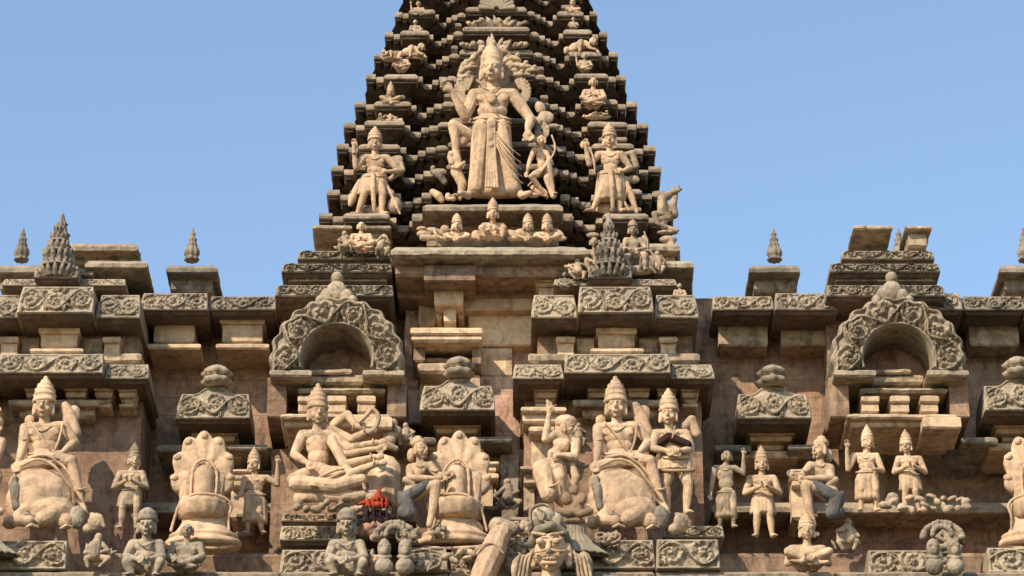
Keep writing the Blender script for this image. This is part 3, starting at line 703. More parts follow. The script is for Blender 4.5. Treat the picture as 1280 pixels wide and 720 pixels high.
S = F.S(); S.chain([(602, 158, 5), (599, 196, 8), (595, 238, 6)], [11, 10.5, 11]); S.chain([(626, 158, 5), (632, 198, 8), (641, 238, 6)], [11, 10.5, 11]); S.done('skirt_folds', M_STAT, .8)
band(F, 'belt', (590, 147), (638, 147), 0, 5, 1.6, 15); band(F, 'belt', (589, 152), (639, 152), 0, 5, 1.2, 16)
S = F.S()
for k in range(-2, 3): S.chain([(614+k*2, 160, 17), (614+k*2.4, 200, 20), (615+k*3.6, 243, 21)], [1.4, 1.7, 1.9])
S.ell((614, 160, 17), (6.5, 9, 4)); S.ell((613, 178, 18), (5.5, 9, 4)); S.ell((614, 190, 19), (4.5, 4, 4)); S.done('sash', M_STAT, .6)
for k in range(5):
    F.tube('fold', [(620, 172+k*4, 19), (630, 186+k*6, 22), (642, 196+k*8, 19), (650+k, 198+k*9, 10)], 1.0)
S = F.S()
for (x, s) in ((588, -1), (650, 1)):
    S.chain([(x-s*2, 242, 3), (x+s*3, 249, 10), (x+s*12, 250, 20)], [6, 5, 3.4])
    for t in range(5): S.cap((x+s*(11+t*.6), 249.5, 18-t*1.7), 1.5, (x+s*(15+t*.2), 250.5, 21-t*1.8), 1.1)
S.done('foot', M_STAT, .6)
F.tube('armlet', [(585, 126, 2), (589, 130, 8), (597, 131, 6)], 1.1, bead=.2); F.tube('armlet', [(646, 128, 5), (652, 131, 8), (658, 128, 3)], 1.1, bead=.2)
F.fan('shield', (583, 106, -14), 17, 21, 14, 60, 300, 4, .7, M_STA2); F.fan('shield', (651, 104, -14), 13, 17, 12, -90, 130, 4, .7, M_STA2)
S = F.S()                                          # leafy aureole behind the head
random.seed(3)
for k in range(15):
    an = 6+k*12; a = math.radians(an)
    leaf(S, 614+25*math.cos(a), 82-22*math.sin(a), an+random.uniform(-20, 20), 12, 4.2, -21)
    leaf(S, 614+35*math.cos(a+.09), 84-31*math.sin(a+.09), an+random.uniform(-25, 25), 9, 3.6, -19)
S.ell((614, 76, -27), (47, 36, 6)); leaf(S, 614, 50, 90, 17, 7, -18); leaf(S, 604, 52, 115, 12, 5, -18); leaf(S, 624, 52, 65, 12, 5, -18)
for (x, y, r1, r2, q) in ((582, 84, 13, 4, 4), (586, 72, 11, 4, -10), (650, 82, 15, 4, -4), (655, 70, 13, 4.4, 8), (644, 60, 9, 4, 20), (590, 60, 8, 4, -30), (666, 76, 9, 3.4, 0), (574, 90, 9, 3, 0), (600, 50, 7, 4, -40), (630, 50, 7, 4, 40)):
    S.ell((x, y, -16), (r1, r2, 6), rot=-q); S.ell((x+3, y-4, -13), (3.6, 3.2, 4), rot=q*2)
S.done('aureole', M_STA2, .8)
# small crest groups above it
F = Fig('carved_crest', 'fan shaped leafy crest with little lumps, at the very top middle of the tower', 'carving', 621, 35, towerY(35)-.30, mat=M_STA2)
F.fan('leaf_fan', (621, 14, 4), 22, 22, 11, 0, 180, 5, 1.6, M_GREY); S = F.S()
S.ell((621, 31, 2), (38, 5, 5))
for k in range(13): leaf(S, 590+k*5.2, 34+random.uniform(-2, 2), 150-k*10+random.uniform(-28, 28), random.uniform(6, 9)+6*math.exp(-((k-6)/3)**2), random.uniform(2.4, 4.2), random.uniform(2, 7))
S.done('body', M_STA2, .7)
F = Fig('carved_crest', 'row of weathered leaf knobs on the short ledge right above the leafy aureole', 'carving', 617, 62, towerY(62)-.42, mat=M_STA2); S = F.S()
S.ell((617, 59, 0), (40, 4, 5))
for k in range(13): leaf(S, 582+k*5.9, 61+random.uniform(-2, 2), 155-k*10.8+random.uniform(-30, 30), random.uniform(6, 10)+7*math.exp(-((k-6)/3)**2), random.uniform(2.4, 4.4), random.uniform(1, 6))
S.done('body', M_STA2, .7)
# attendants beside the legs of the great figure
F = Fig('attendant_statue', 'small slender attendant with a bent raised knee, left of the great figure\'s skirt', 'statue', 572, 251, 35.80)
S = F.S(); S.chain([(590, 168, -2), (566, 158, 8), (570, 186, 4)], [8, 7.5, 4]); S.chain([(566, 160, 6), (569, 190, 2)], [6, 4]); S.cap((590, 160, -4), 7, (576, 176, -2), 7)
S.chain([(570, 190, 2), (572, 206, 0), (571, 220, 3)], [5, 6.5, 6]); S.chain([(565, 204, 3), (562, 196, 2)], [4.5, 4]); S.chain([(570, 215, 2), (578, 232, 4), (575, 249, 2)], [7.5, 6, 3]); S.cap((570, 246, 5), 2.5, (566, 249, 10), 2)
S.ell((563, 193, 3), (4.2, 5, 4)); S.chain([(566, 212, 8), (572, 214, 10), (580, 205, 6)], [3, 2.6, 2.4])
S.done('body', M_STAT, .7); F.tube('staff', [(571, 215, 8), (575, 232, 8), (577, 250, 4)], 1.2)
F = Fig('attendant_statue', 'kneeling attendant with crossed lean limbs, right of the great figure\'s skirt', 'statue', 682, 251, 35.80)
human(F, 7, (677, 176, 4), [(668, 187, 2), (683, 190, 0)], [(662, 204, 6), (690, 206, 4)], [(659, 218, 8), (676, 216, 8)], (678, 214, 0), [(664, 226, 12), (686, 205, 10)], [(684, 246, 0), (692, 244, 4)], yaw=-30, female=False)
S = F.S(); S.chain([(655, 170, -8), (668, 168, -6), (690, 186, -8)], [3, 4, 3]); S.chain([(694, 214, 0), (684, 224, 4), (692, 246, 2)], [4, 5, 4]); S.ell((674, 238, 0), (13, 6, 5), rot=-30); S.ell((666, 246, 4), (8, 3, 5)); S.done('wrap', M_STAT, .6)
F.tube('bow', [(690, 168, 2), (694, 190, 8), (680, 214, 10), (660, 236, 8)], 1.2)
F.fan('shield', (678, 158, -8), 9, 11, 8, 0, 360, 3, .8, M_STA2)
S = F.S(); S.ell((683, 140, -8), (11, 9, 5)); S.ell((672, 146, -6), (5, 8, 4), rot=40); S.ell((693, 152, -9), (9, 4, 5)); S.ell((676, 126, -12), (7, 10, 5), rot=20); S.done('backing', M_STA2, .7)
F = Fig('broken_carving', 'broken upright stump beside the left foot of the great figure', 'carving', 546, 252, 35.72, mat=M_STA2); S = F.S(); S.chain([(541, 240, 0), (548, 246, 3), (552, 251, 2)], [4.5, 5.5, 4]); S.ell((560, 246, 0), (4, 6, 4)); S.ell((566, 250, 3), (5, 3, 4)); S.done('body', M_STAT, .6)
F = Fig('broken_carving', 'grey eroded figure stump leaning on the dark ledge left of the small attendant', 'carving', 547, 226, towerY(226)-.3, mat=M_DGREY); S = F.S(); S.chain([(541, 214, 0), (549, 220, 3), (556, 228, 1)], [4, 5, 4]); S.ell((541, 211, 2), (3.6, 4, 3)); S.done('body', M_DGREY, .6)

# ---- the two guardians
F = Fig('guardian_statue', 'standing guardian holding up one hand, on the left wing of the tower', 'statue', 467, 271, 35.90)
human(F, 9.5, (467, 180, 4), [(453, 196, 0), (482, 196, 0)], [(444, 213, 8), (499, 212, -2)], [(441, 190, 14), (484, 218, 10)], (467, 222, 0), [(455, 246, 8), (478, 246, 7)], [(447, 268, 2), (477, 268, 4)], [(440, 271, 9), (484, 271, 10)], hdir=[(0, -1, .1), (-1, .2, .2)], yaw=5, belly=.95)
kirita(F, (467, 174, 4), 8.8, 17); neck_torc(F, (467, 194), 10, 7, 3, .7)
F.skirt('loincloth', [(467, 219, 0, 15.5, 9), (466, 228, 0, 17.5, 10), (464, 244, 1, 17, 10)], 12, .06, 0)
S = F.S(); S.chain([(466, 222, 10), (466, 240, 13), (468, 266, 6)], [3, 3.6, 2.4]); S.chain([(449, 226, 0), (440, 246, -2), (437, 256, 0)], [3.5, 6, 2.5]); S.chain([(480, 226, 0), (492, 250, 2), (500, 269, 4)], [2.6, 2.2, 1.6]); S.done('sash', M_STAT, .55)
band(F, 'belt', (451, 221), (483, 221), 0, 3, 1.3, 10)
S = F.S(); S.ell((493, 256, -2), (10, 12, 6)); S.ell((492, 198, -6), (12, 8, 4), rot=30); S.chain([(482, 194, -4), (500, 202, -6), (502, 210, -5), (486, 222, -3)], [3, 4, 4, 3]); S.ell((466, 261, -6), (24, 9, 3)); S.done('mace_and_arm', M_STA2, .65)
F.tube('bracelet', [(439, 196, 11), (441, 197, 17), (445, 196, 12)], 1.0); S = F.S(); S.ell((443, 186, 12), (3, 4, 2)); S.done('emblem', M_STAT, .5)
F = Fig('guardian_statue', 'standing guardian with one arm on the hip, on the right wing of the tower', 'statue', 764, 267, 35.90)
human(F, 9.5, (763, 176, 4), [(749, 192, 0), (778, 192, 0)], [(737, 208, 8), (789, 208, -2)], [(733, 190, 14), (780, 217, 10)], (764, 218, 0), [(752, 242, 6), (774, 242, 7)], [(741, 263, 4), (775, 264, 2)], [(733, 267, 9), (780, 267, 10)], hdir=[(0, -1, .1), (-1, .2, .2)], yaw=-5, belly=.85)
kirita(F, (763, 170, 4), 8.8, 18); neck_torc(F, (763, 190), 10, 7, 3, .7)
F.skirt('loincloth', [(764, 215, 0, 15.5, 9), (764, 226, 0, 18, 10), (762, 252, 1, 19, 10)], 12, .05, 0)
S = F.S(); S.chain([(764, 218, 10), (765, 240, 14), (766, 264, 8)], [3.5, 3.6, 2.6]); S.chain([(782, 222, 0), (790, 246, 0), (796, 266, 2)], [3, 4.5, 2.6]); S.chain([(785, 236, 0), (780, 252, 2), (786, 265, 5)], [2, 2, 1.5]); S.ell((768, 258, -6), (26, 9, 3)); S.done('sash', M_STAT, .55)
band(F, 'belt', (748, 217), (780, 217), 0, 3, 1.3, 10)
S = F.S(); S.chain([(778, 190, -5), (792, 188, -6), (797, 204, -6)], [3, 5, 4]); S.ell((792, 222, -4), (9, 6, 4)); S.done('rear_arm', M_STA2, .6)
S = F.S(); S.ell((730, 184, 10), (4.5, 6, 3)); S.done('emblem', M_STAT, .5); F.tube('staff', [(738, 190, 12), (743, 205, 12), (744, 222, 9)], 1.3)
S = F.S(); S.chain([(450, 0, 0)]*2, [.1]*2) if False else None

# ---- little seated and crouching figures on the wing ledges
def seated(label, cx, by, H, Y, lean=0, crown=True, mat=None, name='seated_statue', group=None, arms=0, yaw=0, crown_h=.26):
    F = Fig(name, label, 'statue', cx, by, Y, group, mat); hr = H*.15; t = by-H*(1-(crown_h if crown else .04))+hr*.9
    hx = cx+lean; sy = t+hr*1.75; w = hr*1.75; py = by-hr*1.0
    ha = [(cx-hr*1.5, py-hr*.2, 2.3*hr), (cx+hr*1.5, py-hr*.2, 2.3*hr)] if arms == 0 else ([(cx-hr*.3, sy+hr*1.6, 1.9*hr), (cx+hr*.3, sy+hr*1.6, 1.9*hr)] if arms == 1 else [(cx-hr*2.9, sy-hr*1.2, 1.2*hr), (cx+hr*1.6, py-hr*.4, 2.2*hr)])
    el = [(hx-w*1.35, sy+hr*1.7, .5*hr), (hx+w*1.35, sy+hr*1.7, .5*hr)]
    human(F, hr, (hx, t, .6*hr), [(hx-w, sy), (hx+w, sy)], el, ha, (cx, py), [(cx-hr*2.3, py-hr*.75, 1.7*hr), (cx+hr*2.3, py-hr*.75, 1.7*hr)], [(cx+hr*.9, py+hr*.55, 1.9*hr), (cx-hr*.9, py+hr*.5, 2.2*hr)], [(cx+hr*2., py+hr*.5, 2.*hr), (cx-hr*2., py+hr*.5, 2.2*hr)], yaw=yaw, vox=max(.5, hr*.11))
    if crown: kirita(F, (hx, t-hr*.45, .5*hr), hr*.92, H*crown_h+hr*.3)
    return F
def crouch(label, x0, by, W, H, Y, side=1, mat=None, group=None, cap_=False):
    """figure bent over on hands and knees / reclining; head at the left for side=-1"""
    F = Fig('crouching_statue', label, 'statue', x0+W/2, by, Y, group, mat); hr = min(H*.24, W*.16); c = x0+W/2; S = F.S(); q = side
    hx, hy = c+q*W*.34, by-H*.66
    head(S, (hx, hy, 6), hr, yaw=q*35)
    S.chain([(hx-q*hr, hy+hr*.6, 3), (c+q*W*.08, by-H*.55, 2), (c-q*W*.2, by-H*.4, 2)], [hr*.6, hr*1.1, hr*1.15])
    S.ell((c-q*W*.22, by-H*.38, 1), (hr*1.3, hr*1.2, hr))
    S.chain([(c-q*W*.22, by-H*.32, 3), (c-q*W*.02, by-H*.62, 7), (c-q*W*.06, by-hr*.4, 8)], [hr*.85, hr*.62, hr*.32])
    S.chain([(c-q*W*.25, by-H*.28, -1), (c-q*W*.45, by-H*.30, 3), (c-q*W*.48, by-hr*.4, 4)], [hr*.85, hr*.6, hr*.32])
    S.chain([(c+q*W*.14, by-H*.58, 6), (c+q*W*.24, by-H*.25, 9), (c+q*W*.40, by-H*.12, 11)], [hr*.5, hr*.4, hr*.26]); S.chain([(c+q*W*.2, by-H*.6, -2), (c+q*W*.44, by-H*.36, 0), (c+q*W*.5, by-H*.12, 4)], [hr*.5, hr*.38, hr*.26])
    S.ell((c, by-1.5, 1), (W*.48, 2.0, 6)); S.done('body', F.mat, max(.5, hr*.1))
    if cap_: kirita(F, (hx, hy-hr*.5, 5), hr*.9, H*.4)
    return F
def bY(y): return towerY(y)-.38+.10
TG = 'small statues on the wing ledges of the tower'
seated('small seated figure at the top of the left wing, nearest the sky edge top', 523, 23, 22, bY(23), crown=False, arms=2, group=TG)
seated('hunched lump of a figure on the second ledge of the left wing', 521, 44, 20, bY(44), crown=False, arms=1, mat=M_STA2, group=TG, lean=-2)
crouch('crouching figure with a round back on the left wing, above the small grinning one', 498, 76, 34, 23, bY(74), 1, group=TG)
seated('small figure sitting with knees apart beside the crouching one on the left wing', 502, 91, 28, bY(92), crown=False, arms=0, group=TG, lean=-1)
S = None
crouch('low sprawling figure at the outer end of the left wing ledge', 476, 76, 24, 14, bY(76)-.1, -1, group=TG)
seated('seated figure with a pointed cap on the left wing, halfway up', 488, 134, 33, bY(133), arms=1, group=TG, crown_h=.34)
crouch('flat reclining figure on the narrow block below the one in a pointed cap', 470, 154, 34, 12, bY(156), -1, mat=M_STAT, group=TG)
seated('small figure at the top of the right wing, tall and narrow', 716, 20, 24, bY(20), crown=True, arms=1, group=TG, crown_h=.2)
seated('grey hunched carving on the second ledge of the right wing', 717, 38, 17, bY(38), crown=False, arms=0, mat=M_STA2, group=TG)
crouch('figure bent forward with a big round back on the right wing', 706, 70, 42, 24, bY(69), 1, group=TG)
seated('small frontal figure with raised arm below the bent one on the right wing', 731, 91, 25, bY(92), crown=False, arms=2, group=TG)
seated('large hunched seated figure with round knees on the right wing, halfway up', 741, 137, 41, bY(138)-.1, crown=False, arms=1, group=TG, lean=1)
crouch('flat broken figure on the block below the large hunched seated one', 728, 149, 36, 10, bY(150), 1, mat=M_STAT, group=TG)
seated('smooth hooded dwarf hugging its knees below the left guardian', 453, 317, 40, 35.55, crown=False, arms=1, lean=-2)
# corner beast
F = Fig('corner_beast_statue', 'rearing lean beast with bent leg at the right corner of the tower, against sky', 'statue', 832, 292, 36.0, mat=M_STA2); S = F.S()
S.chain([(838, 243, 0), (828, 250, 3), (829, 263, 4), (836, 272, 2), (824, 276, 2)], [5, 6, 7.5, 6, 5]); S.chain([(846, 244, 0), (841, 258, 2), (843, 268, 0)], [3, 6, 6]); S.ell((844, 240, 3), (6, 4.5, 4.5)); S.chain([(847, 240, 4), (852, 238, 5)], [3, 2]); S.chain([(836, 268, 4), (818, 270, 6), (822, 282, 6), (832, 286, 5)], [5, 4, 3, 2.6])
S.chain([(833, 272, 0), (828, 284, 2), (846, 290, 4)], [5.5, 4, 3]); S.chain([(843, 237, 2), (840, 233, 2)], [2, 1.2]); S.chain([(849, 237, 2), (850, 232, 2)], [1.8, 1]); S.ell((834, 291, 0), (14, 3, 6)); S.done('body', M_STA2, .6)
F = Fig('bracket_carving', 'small standing figure carved under the corner beast, at the right edge of the tower', 'carving', 838, 332, 35.95, mat=M_STA2); S = F.S()
S.ell((836, 300, 2), (12, 5, 6)); S.chain([(840, 303, 2), (838, 314, 3), (841, 330, 2)], [5, 4.4, 4]); S.ell((840, 309, 5), (3.5, 4.2, 4)); S.chain([(836, 316, 4), (833, 324, 5), (836, 331, 4)], [2.4, 2, 2]); S.chain([(845, 316, 2), (850, 330, 2)], [2.4, 2]); S.ell((840, 331, 0), (13, 3, 6)); S.done('body', M_STA2, .6)

# ---- the row under the great figure
RG = 'small figures in the row beneath the great standing figure'
F = Fig('kneeling_statue', 'central kneeling figure with pointed crown and bent arms in the row beneath the great figure', 'statue', 616, 303, 35.52, RG)
human(F, 8, (616, 271, 8), [(605, 282), (627, 282)], [(602, 292, 6), (631, 292, 6)], [(612, 292, 13), (620, 292, 13)], (616, 294), [(602, 290, 12), (630, 290, 12)], [(605, 301, 10), (627, 301, 10)], [(601, 302, 16), (620, 302, 17)]); kirita(F, (616, 265, 7), 7, 16)
S = F.S(); S.ell((596, 294, -2), (7, 9, 4), rot=20); S.ell((640, 292, -2), (10, 6, 4), rot=-20); S.ell((588, 298, 0), (9, 3, 4)); S.ell((645, 299, 2), (12, 3.6, 5)); S.done('wing', M_STAT, .6)
for (x, hr, lb, sd) in ((571, 7, 'small round faced figure with a conical cap, left of the kneeling one in the row', -1), (660, 7, 'first of the two capped figures right of the kneeling one in the row', -1), (684, 7, 'outermost capped figure at the right end of the row', 1)):
    F = Fig('capped_statue', lb, 'statue', x, 303, 35.52, RG)
    human(F, hr, (x, 285, 6), [(x-9, 293), (x+9, 293)], [(x-15, 296, 4), (x+15, 296, 4)], [(x-5, 301, 9), (x+5, 301, 9)], (x, 300)); kirita(F, (x, 280, 5), 6.2, 13)
    S = F.S(); S.ell((x+sd*13, 290, -3), (10, 5, 3), rot=-sd*30); S.ell((x+sd*15, 298, 0), (10, 4, 4)); S.done('wing', M_STAT, .6)
F = Fig('reclining_statue', 'broken reclining figure of flat slabs at the left end of the row', 'statue', 540, 303, 35.5, RG); S = F.S()
S.ell((530, 294, 2), (10, 5, 6), rot=-8); S.ell((545, 290, 0), (13, 5, 5), rot=-22); S.chain([(528, 299, 4), (544, 300, 6), (556, 301, 5)], [4, 4, 3]); S.chain([(543, 288, 4), (545, 298, 9), (553, 303, 12)], [2.4, 2.2, 1.5]); S.ell((556, 287, 1), (6, 6, 5)); S.ell((527, 286, 0), (7, 3, 5)); S.done('body', M_STAT, .6)

# ---- group around the pavilion finial
F = Fig('finial_companion_statue', 'small crouching figure with a round head left of the dark grey spired finial', 'statue', 742, 344, 35.3, mat=M_STA2)
human(F, 6.5, (743, 304, 4), [(736, 315), (752, 316)], [(733, 326, 5), (756, 327, 5)], [(741, 331, 10), (748, 332, 10)], (744, 330), [(733, 330, 8), (754, 332, 8)], [(738, 342, 6), (749, 342, 6)]); S = F.S(); S.ell((742, 292, -4), (9, 4, 4)); S.ell((735, 330, -2), (9, 6, 5)); S.done('wrap', M_STA2, .6)
F = Fig('finial_companion_statue', 'seated crowned figure beside an upright scroll, right of the dark grey spired finial', 'statue', 795, 344, 35.45, mat=M_STA2)
human(F, 7, (792, 289, 4), [(783, 300), (802, 300)], [(780, 313, 5), (807, 312, 5)], [(790, 316, 10), (798, 316, 10)], (793, 318), [(781, 326, 9), (806, 322, 9)], [(788, 338, 8), (806, 340, 8)]); kirita(F, (792, 284, 4), 6, 9)
S = F.S(); S.ell((806, 304, -3), (7, 14, 4)); S.ell((776, 318, -2), (6, 10, 4), rot=-15); S.ell((797, 338, 0), (22, 7, 6)); S.ell((812, 330, 2), (10, 12, 5), rot=-30); S.done('backing', M_STA2, .7)
F.tube('scroll', [(806, 290, 2), (810, 304, 4), (809, 330, 6), (810, 344, 4)], 1.2); F.tube('scroll', [(800, 340, 8), (802, 322, 8), (812, 316, 7), (820, 328, 6), (824, 340, 5)], 1.4)
seated('tiny hunched figure on the far right end of the upper carved cornice', 850, 376, 22, 35.3, crown=False, arms=1, mat=M_STAT)
seated('small squat figure between the carved cornices\' left end and the finial', 706, 362, 22, 35.25, crown=False, arms=0, mat=M_GREY, name='squat_carving')

# ---- worshipper, cobra hood and stone pillar (left of centre, low)
F = Fig('cobra_hood_shrine', 'fluted seven ridged cobra hood over a rounded stone pillar on a ringed pedestal', 'shrine carving', 570, 682, 34.75)
F.fan('cobra_hood', (573, 594, -6), 35, 45, 7, -32, 212, 9, 3.6, M_STAT, inner=.25, scallop=.16)
S = F.S(); S.chain([(552, 600, -6), (553, 622, -6), (560, 640, -4)], [12, 9, 9]); S.chain([(594, 600, -6), (593, 622, -6), (588, 640, -4)], [12, 9, 9])
for k in range(7):
    a = math.radians(-10+k*33.3); S.ell((573+36*math.cos(a), 592-44*math.sin(a), 0), (5, 6, 5), rot=90-math.degrees(a))
S.done('snake_body', M_STAT, .8)
F.tube('hood_rim', [(555, 628, 6), (554, 600, 7), (558, 588, 8), (569, 580, 8), (580, 584, 8), (585, 596, 8), (586, 626, 7)], 2.0, bead=.25)
F.lathe('stone_pillar', (570, 632, 4), [(13, 0), (13.5, 10), (13.5, 26), (13, 36), (10, 42), (5, 45.5), (.5, 46.5)], M_STAT, 32)
F.lathe('pedestal_ring', (570, 651, 2), [(24, -2), (29, 1), (31, 10), (32, 14), (31.5, 18), (24, 20), (14, 20.5)], M_STAT, 48, flute=14, famp=.03)
F.lathe('pedestal', (568, 684, 0), [(47, 0), (48, 3), (47, 6.5), (40, 8), (44, 10), (43.5, 13), (36, 17), (31, 24), (28, 30), (29, 34), (27, 36)], M_STAT, 64, flat=.6)
F.tube('snake_coil', [(536, 680, 10), (536, 668, 10), (537, 650, 10), (534, 638, 12), (542, 630, 16), (560, 627, 22), (582, 628, 22), (598, 637, 14), (604, 650, 10), (609, 668, 8)], 1.8, bead=.12)
S = F.S()
for k, (x, w) in enumerate(((546, 4), (556, 5), (567, 5), (577, 4), (587, 6), (596, 5))): S.ell((x, 644, 20-abs(x-570)*.35), (w*.75, 6, 3))
S.done('pedestal_carving', M_STA2, .6)
F.tube('pedestal_lip', [(525, 682, 4), (545, 690, 16), (575, 692, 22), (603, 688, 16), (614, 680, 6)], 2.2)
F = Fig('worshipper_statue', 'kneeling worshipper with bound hair reaching both arms towards the cobra hood pillar', 'statue', 520, 662, 34.65)
human(F, 11.5, (524, 567, 6), [(512, 588, 2), (537, 586, 4)], [(512, 604, 12), (548, 600, 8)], [(545, 606, 18), (554, 598, 8)], (514, 612, 0), None, None, hdir=[(1, -.1, 0), (1, -.1, 0)], yaw=50, belly=1.05, vox=.75)
S = F.S(); S.ell((522, 558, 3), (10.5, 7, 10)); S.ell((513, 571, -2), (6, 10, 7)); S.ell((521, 552, 2), (6, 4.5, 6)); S.done('hair', M_STAT, .7)
S = F.S(); S.ell((517, 618, 4), (15, 12, 11)); S.chain([(524, 618, 8), (545, 612, 14), (542, 636, 12), (537, 660, 10)], [9, 7.5, 6, 4]); S.chain([(515, 610, 10), (507, 606, 12)], [5, 5]); S.done('leg', M_STAT, .75)
S = F.S(); S.chain([(533, 612, 14), (518, 622, 14), (506, 628, 12), (512, 646, 12)], [6, 8, 9, 10]); S.ell((508, 644, 10), (12, 11, 9)); S.chain([(502, 634, 12), (500, 622, 10)], [5, 4]); S.done('drape', M_SLATE, .8)
neck_torc(F, (524, 583), 8, 6, 7, .7); F.tube('armlet', [(538, 592, 10), (544, 596, 14), (548, 592, 9)], 1)

# ---- far left many armed group
F = Fig('many_armed_statue', 'seated many-armed figure with rows of stacked forearms and hands reaching right, at the lower left', 'statue', 402, 625, 34.6)
human(F, 14, (394, 521, 4), [(376, 546), (414, 546)], [(366, 572, 6), (428, 575, 14)], [(384, 586, 18), (468, 570, 20)], (398, 590), [(366, 606, 16), (438, 600, 18)], [(412, 614, 18), (388, 616, 22)], yaw=15, vox=.9); kirita(F, (394, 512, 3), 13, 30)
arms = [((412, 540), (438, 555), (458, 546), 10), ((412, 548), (436, 568), (470, 562), 16), ((414, 556), (430, 590), (468, 582), 22), ((408, 536), (432, 522), (444, 538), 4), ((414, 560), (438, 602), (472, 590), 24)]
for (a, b, c, d) in arms:
    S = F.S(); S.chain([(*a, d-8), (*b, d), (*c, d+3)], [6.5, 6.2, 4.2]); S.ell((c[0]+7, c[1], d+4), (6, 4.6, 4)); hand(S, (c[0], c[1], d+3), (1, -.15, .1), 10); S.done('arm', M_STAT, .7)
    F.tube('bracelet', [(c[0]-5, c[1]-5, d+2), (c[0]-4, c[1], d+8), (c[0]-5, c[1]+5, d+2)], 1.1)
F.tube('snake', [(447, 536, 14), (456, 528, 16), (464, 520, 16), (472, 528, 14), (468, 542, 14), (460, 550, 18)], 3)
for k in range(4): F.tube('garland', [(400+k*9, 606+k*3, 24), (430+k*6, 596+k*4, 27), (458, 606+k*5, 22)], 2.2)
S = F.S(); S.chain([(372, 612, 20), (420, 618, 26), (452, 608, 22)], [11, 10, 8]); S.chain([(374, 628, 16), (430, 628, 20), (470, 622, 14)], [7, 7, 5]); S.done('folded_leg', M_STAT, .9)
F = Fig('rounded_boulder', 'smooth humped stone slab behind the stacked hands at the lower left', 'carved stone', 480, 640, 35.05, mat=M_CREAM); S = F.S()
S.ell((478, 592, -2), (24, 26, 12)); S.chain([(480, 600, -4), (481, 638, -4)], [21, 20]); S.done('body', M_CREAM, .9)
F = Fig('eroded_carving', 'eroded lump of scrolls and a small head left of the arched niche base', 'carving', 484, 560, 35.1, mat=M_STA2); S = F.S(); S.ell((487, 548, 0), (9, 13, 7)); S.ell((496, 541, 2), (7, 8, 6)); S.ell((491, 530, 0), (6, 7, 5)); S.chain([(480, 556, 2), (495, 562, 3)], [5, 4]); S.done('body', M_STA2, .7)
# lumpy row under the arms
F = Fig('eroded_carving', 'knobbly eroded stone band beneath the many-armed figure', 'carving', 425, 648, 34.5, mat=M_STA2); S = F.S(); random.seed(5)
for k in range(26): S.ell((372+k*4.2+random.uniform(-3, 3), 633+random.uniform(-9, 9)-k*.1, random.uniform(4, 12)), (random.uniform(4, 8), random.uniform(3, 6), 6), rot=random.uniform(-40, 40))
S.done('body', M_STA2, .8)
# the orange cloth
F = Fig('orange_cloth', 'bright orange folded cloth over black cloth, caught on the carvings at the lower left', 'cloth', 474, 655, 34.35, mat=M_CLOTH); S = F.S()
S.chain([(462, 631, 10), (474, 628, 14), (484, 631, 10)], [3.6, 4.2, 3]); S.chain([(460, 636, 12), (473, 637, 16), (484, 636, 11)], [3.6, 4.2, 3.2]); S.chain([(474, 616, 8), (473, 624, 10)], [2, 4.5]); S.cap((450, 633, 8), 2.4, (458, 631, 8), 3.4); S.done('body', M_CLOTH, .6)
S = F.S(); S.chain([(487, 630, 6), (493, 638, 8), (492, 652, 6)], [2.6, 3, 2.6]); S.chain([(456, 638, 8), (462, 652, 10), (478, 656, 10), (490, 650, 8)], [4, 5, 5, 3.6]); S.ell((473, 648, 3), (16, 11, 7)); S.chain([(466, 642, 14), (474, 650, 14), (482, 643, 14)], [1.4, 1.3, 1.2]); S.done('black_fold', M_DARK, .6)
for k in range(5): F.tube('cloth_fold', [(459+k*6, 628+k%2, 15), (461+k*5.6, 634, 18.5), (463+k*5, 641, 17)], 1.1)
for k in range(4): F.tube('hanging_fold', [(460+k*8, 641, 15), (459+k*8.4, 649, 17), (462+k*8, 658, 14)], 1.3, M_DARK)
# bottom left statues
F = Fig('dwarf_statue', 'squat seated dwarf with a round cap and pot belly at the bottom left corner', 'statue', 431, 722, 34.2, mat=M_GREY)
human(F, 13, (432, 662, 6), [(416, 682), (449, 682)], [(410, 700, 8), (456, 700, 8)], [(424, 706, 20), (442, 706, 20)], (432, 706), [(412, 708, 14), (454, 708, 14)], [(420, 722, 12), (446, 722, 12)], belly=1.35, fierce=True); F.lathe('cap', (432, 655, 4), [(13, -2), (14, 1), (12, 3), (12.5, 6), (10, 11), (5, 15), (1, 16.5)], M_GREY, 28, flute=10, famp=.04); neck_torc(F, (432, 680), 11, 8, 8, 1.2)
F = Fig('broken_carving', 'reddish broken lump between the dwarf and the orange cloth', 'carving', 464, 678, 34.35, mat=M_RED); S = F.S(); S.ell((463, 664, 4), (13, 10, 8), rot=-10); S.ell((472, 672, 4), (11, 7, 7), rot=20); S.chain([(452, 668, 6), (470, 658, 10), (482, 664, 8)], [5, 5, 4]); S.done('body', M_RED, .8)
F = Fig('crowned_bust', 'pair of grey crested heads weathered to round knobs, bottom left beneath the orange cloth', 'statue', 492, 722, 34.1, mat=M_GREY); S = F.S(); random.seed(9)
for (cx, cy) in ((480, 690), (506, 690)):
    S.ell((cx, cy, 8), (9, 14, 9)); S.ell((cx, cy+22, 10), (12, 12, 10)); S.ell((cx, cy+5, 15), (5, 6, 4)); S.chain([(cx-8, cy+10, 10), (cx, cy+14, 16), (cx+8, cy+10, 10)], [2.4, 2.6, 2.4])
    S.ell((cx-4, cy-2, 15), (2.4, 1.8, 2)); S.ell((cx+4, cy-2, 15), (2.4, 1.8, 2))
for k in range(15): a = math.pi*k/14; S.ell((493+24*math.cos(a), 676-17*math.sin(a), 6+3*random.random()), (4.2, 5.5, 5), rot=90-math.degrees(a))
for k in range(9): a = math.pi*k/8; S.ell((494+12*math.cos(a), 674-10*math.sin(a), 11), (3.6, 4.2, 4))
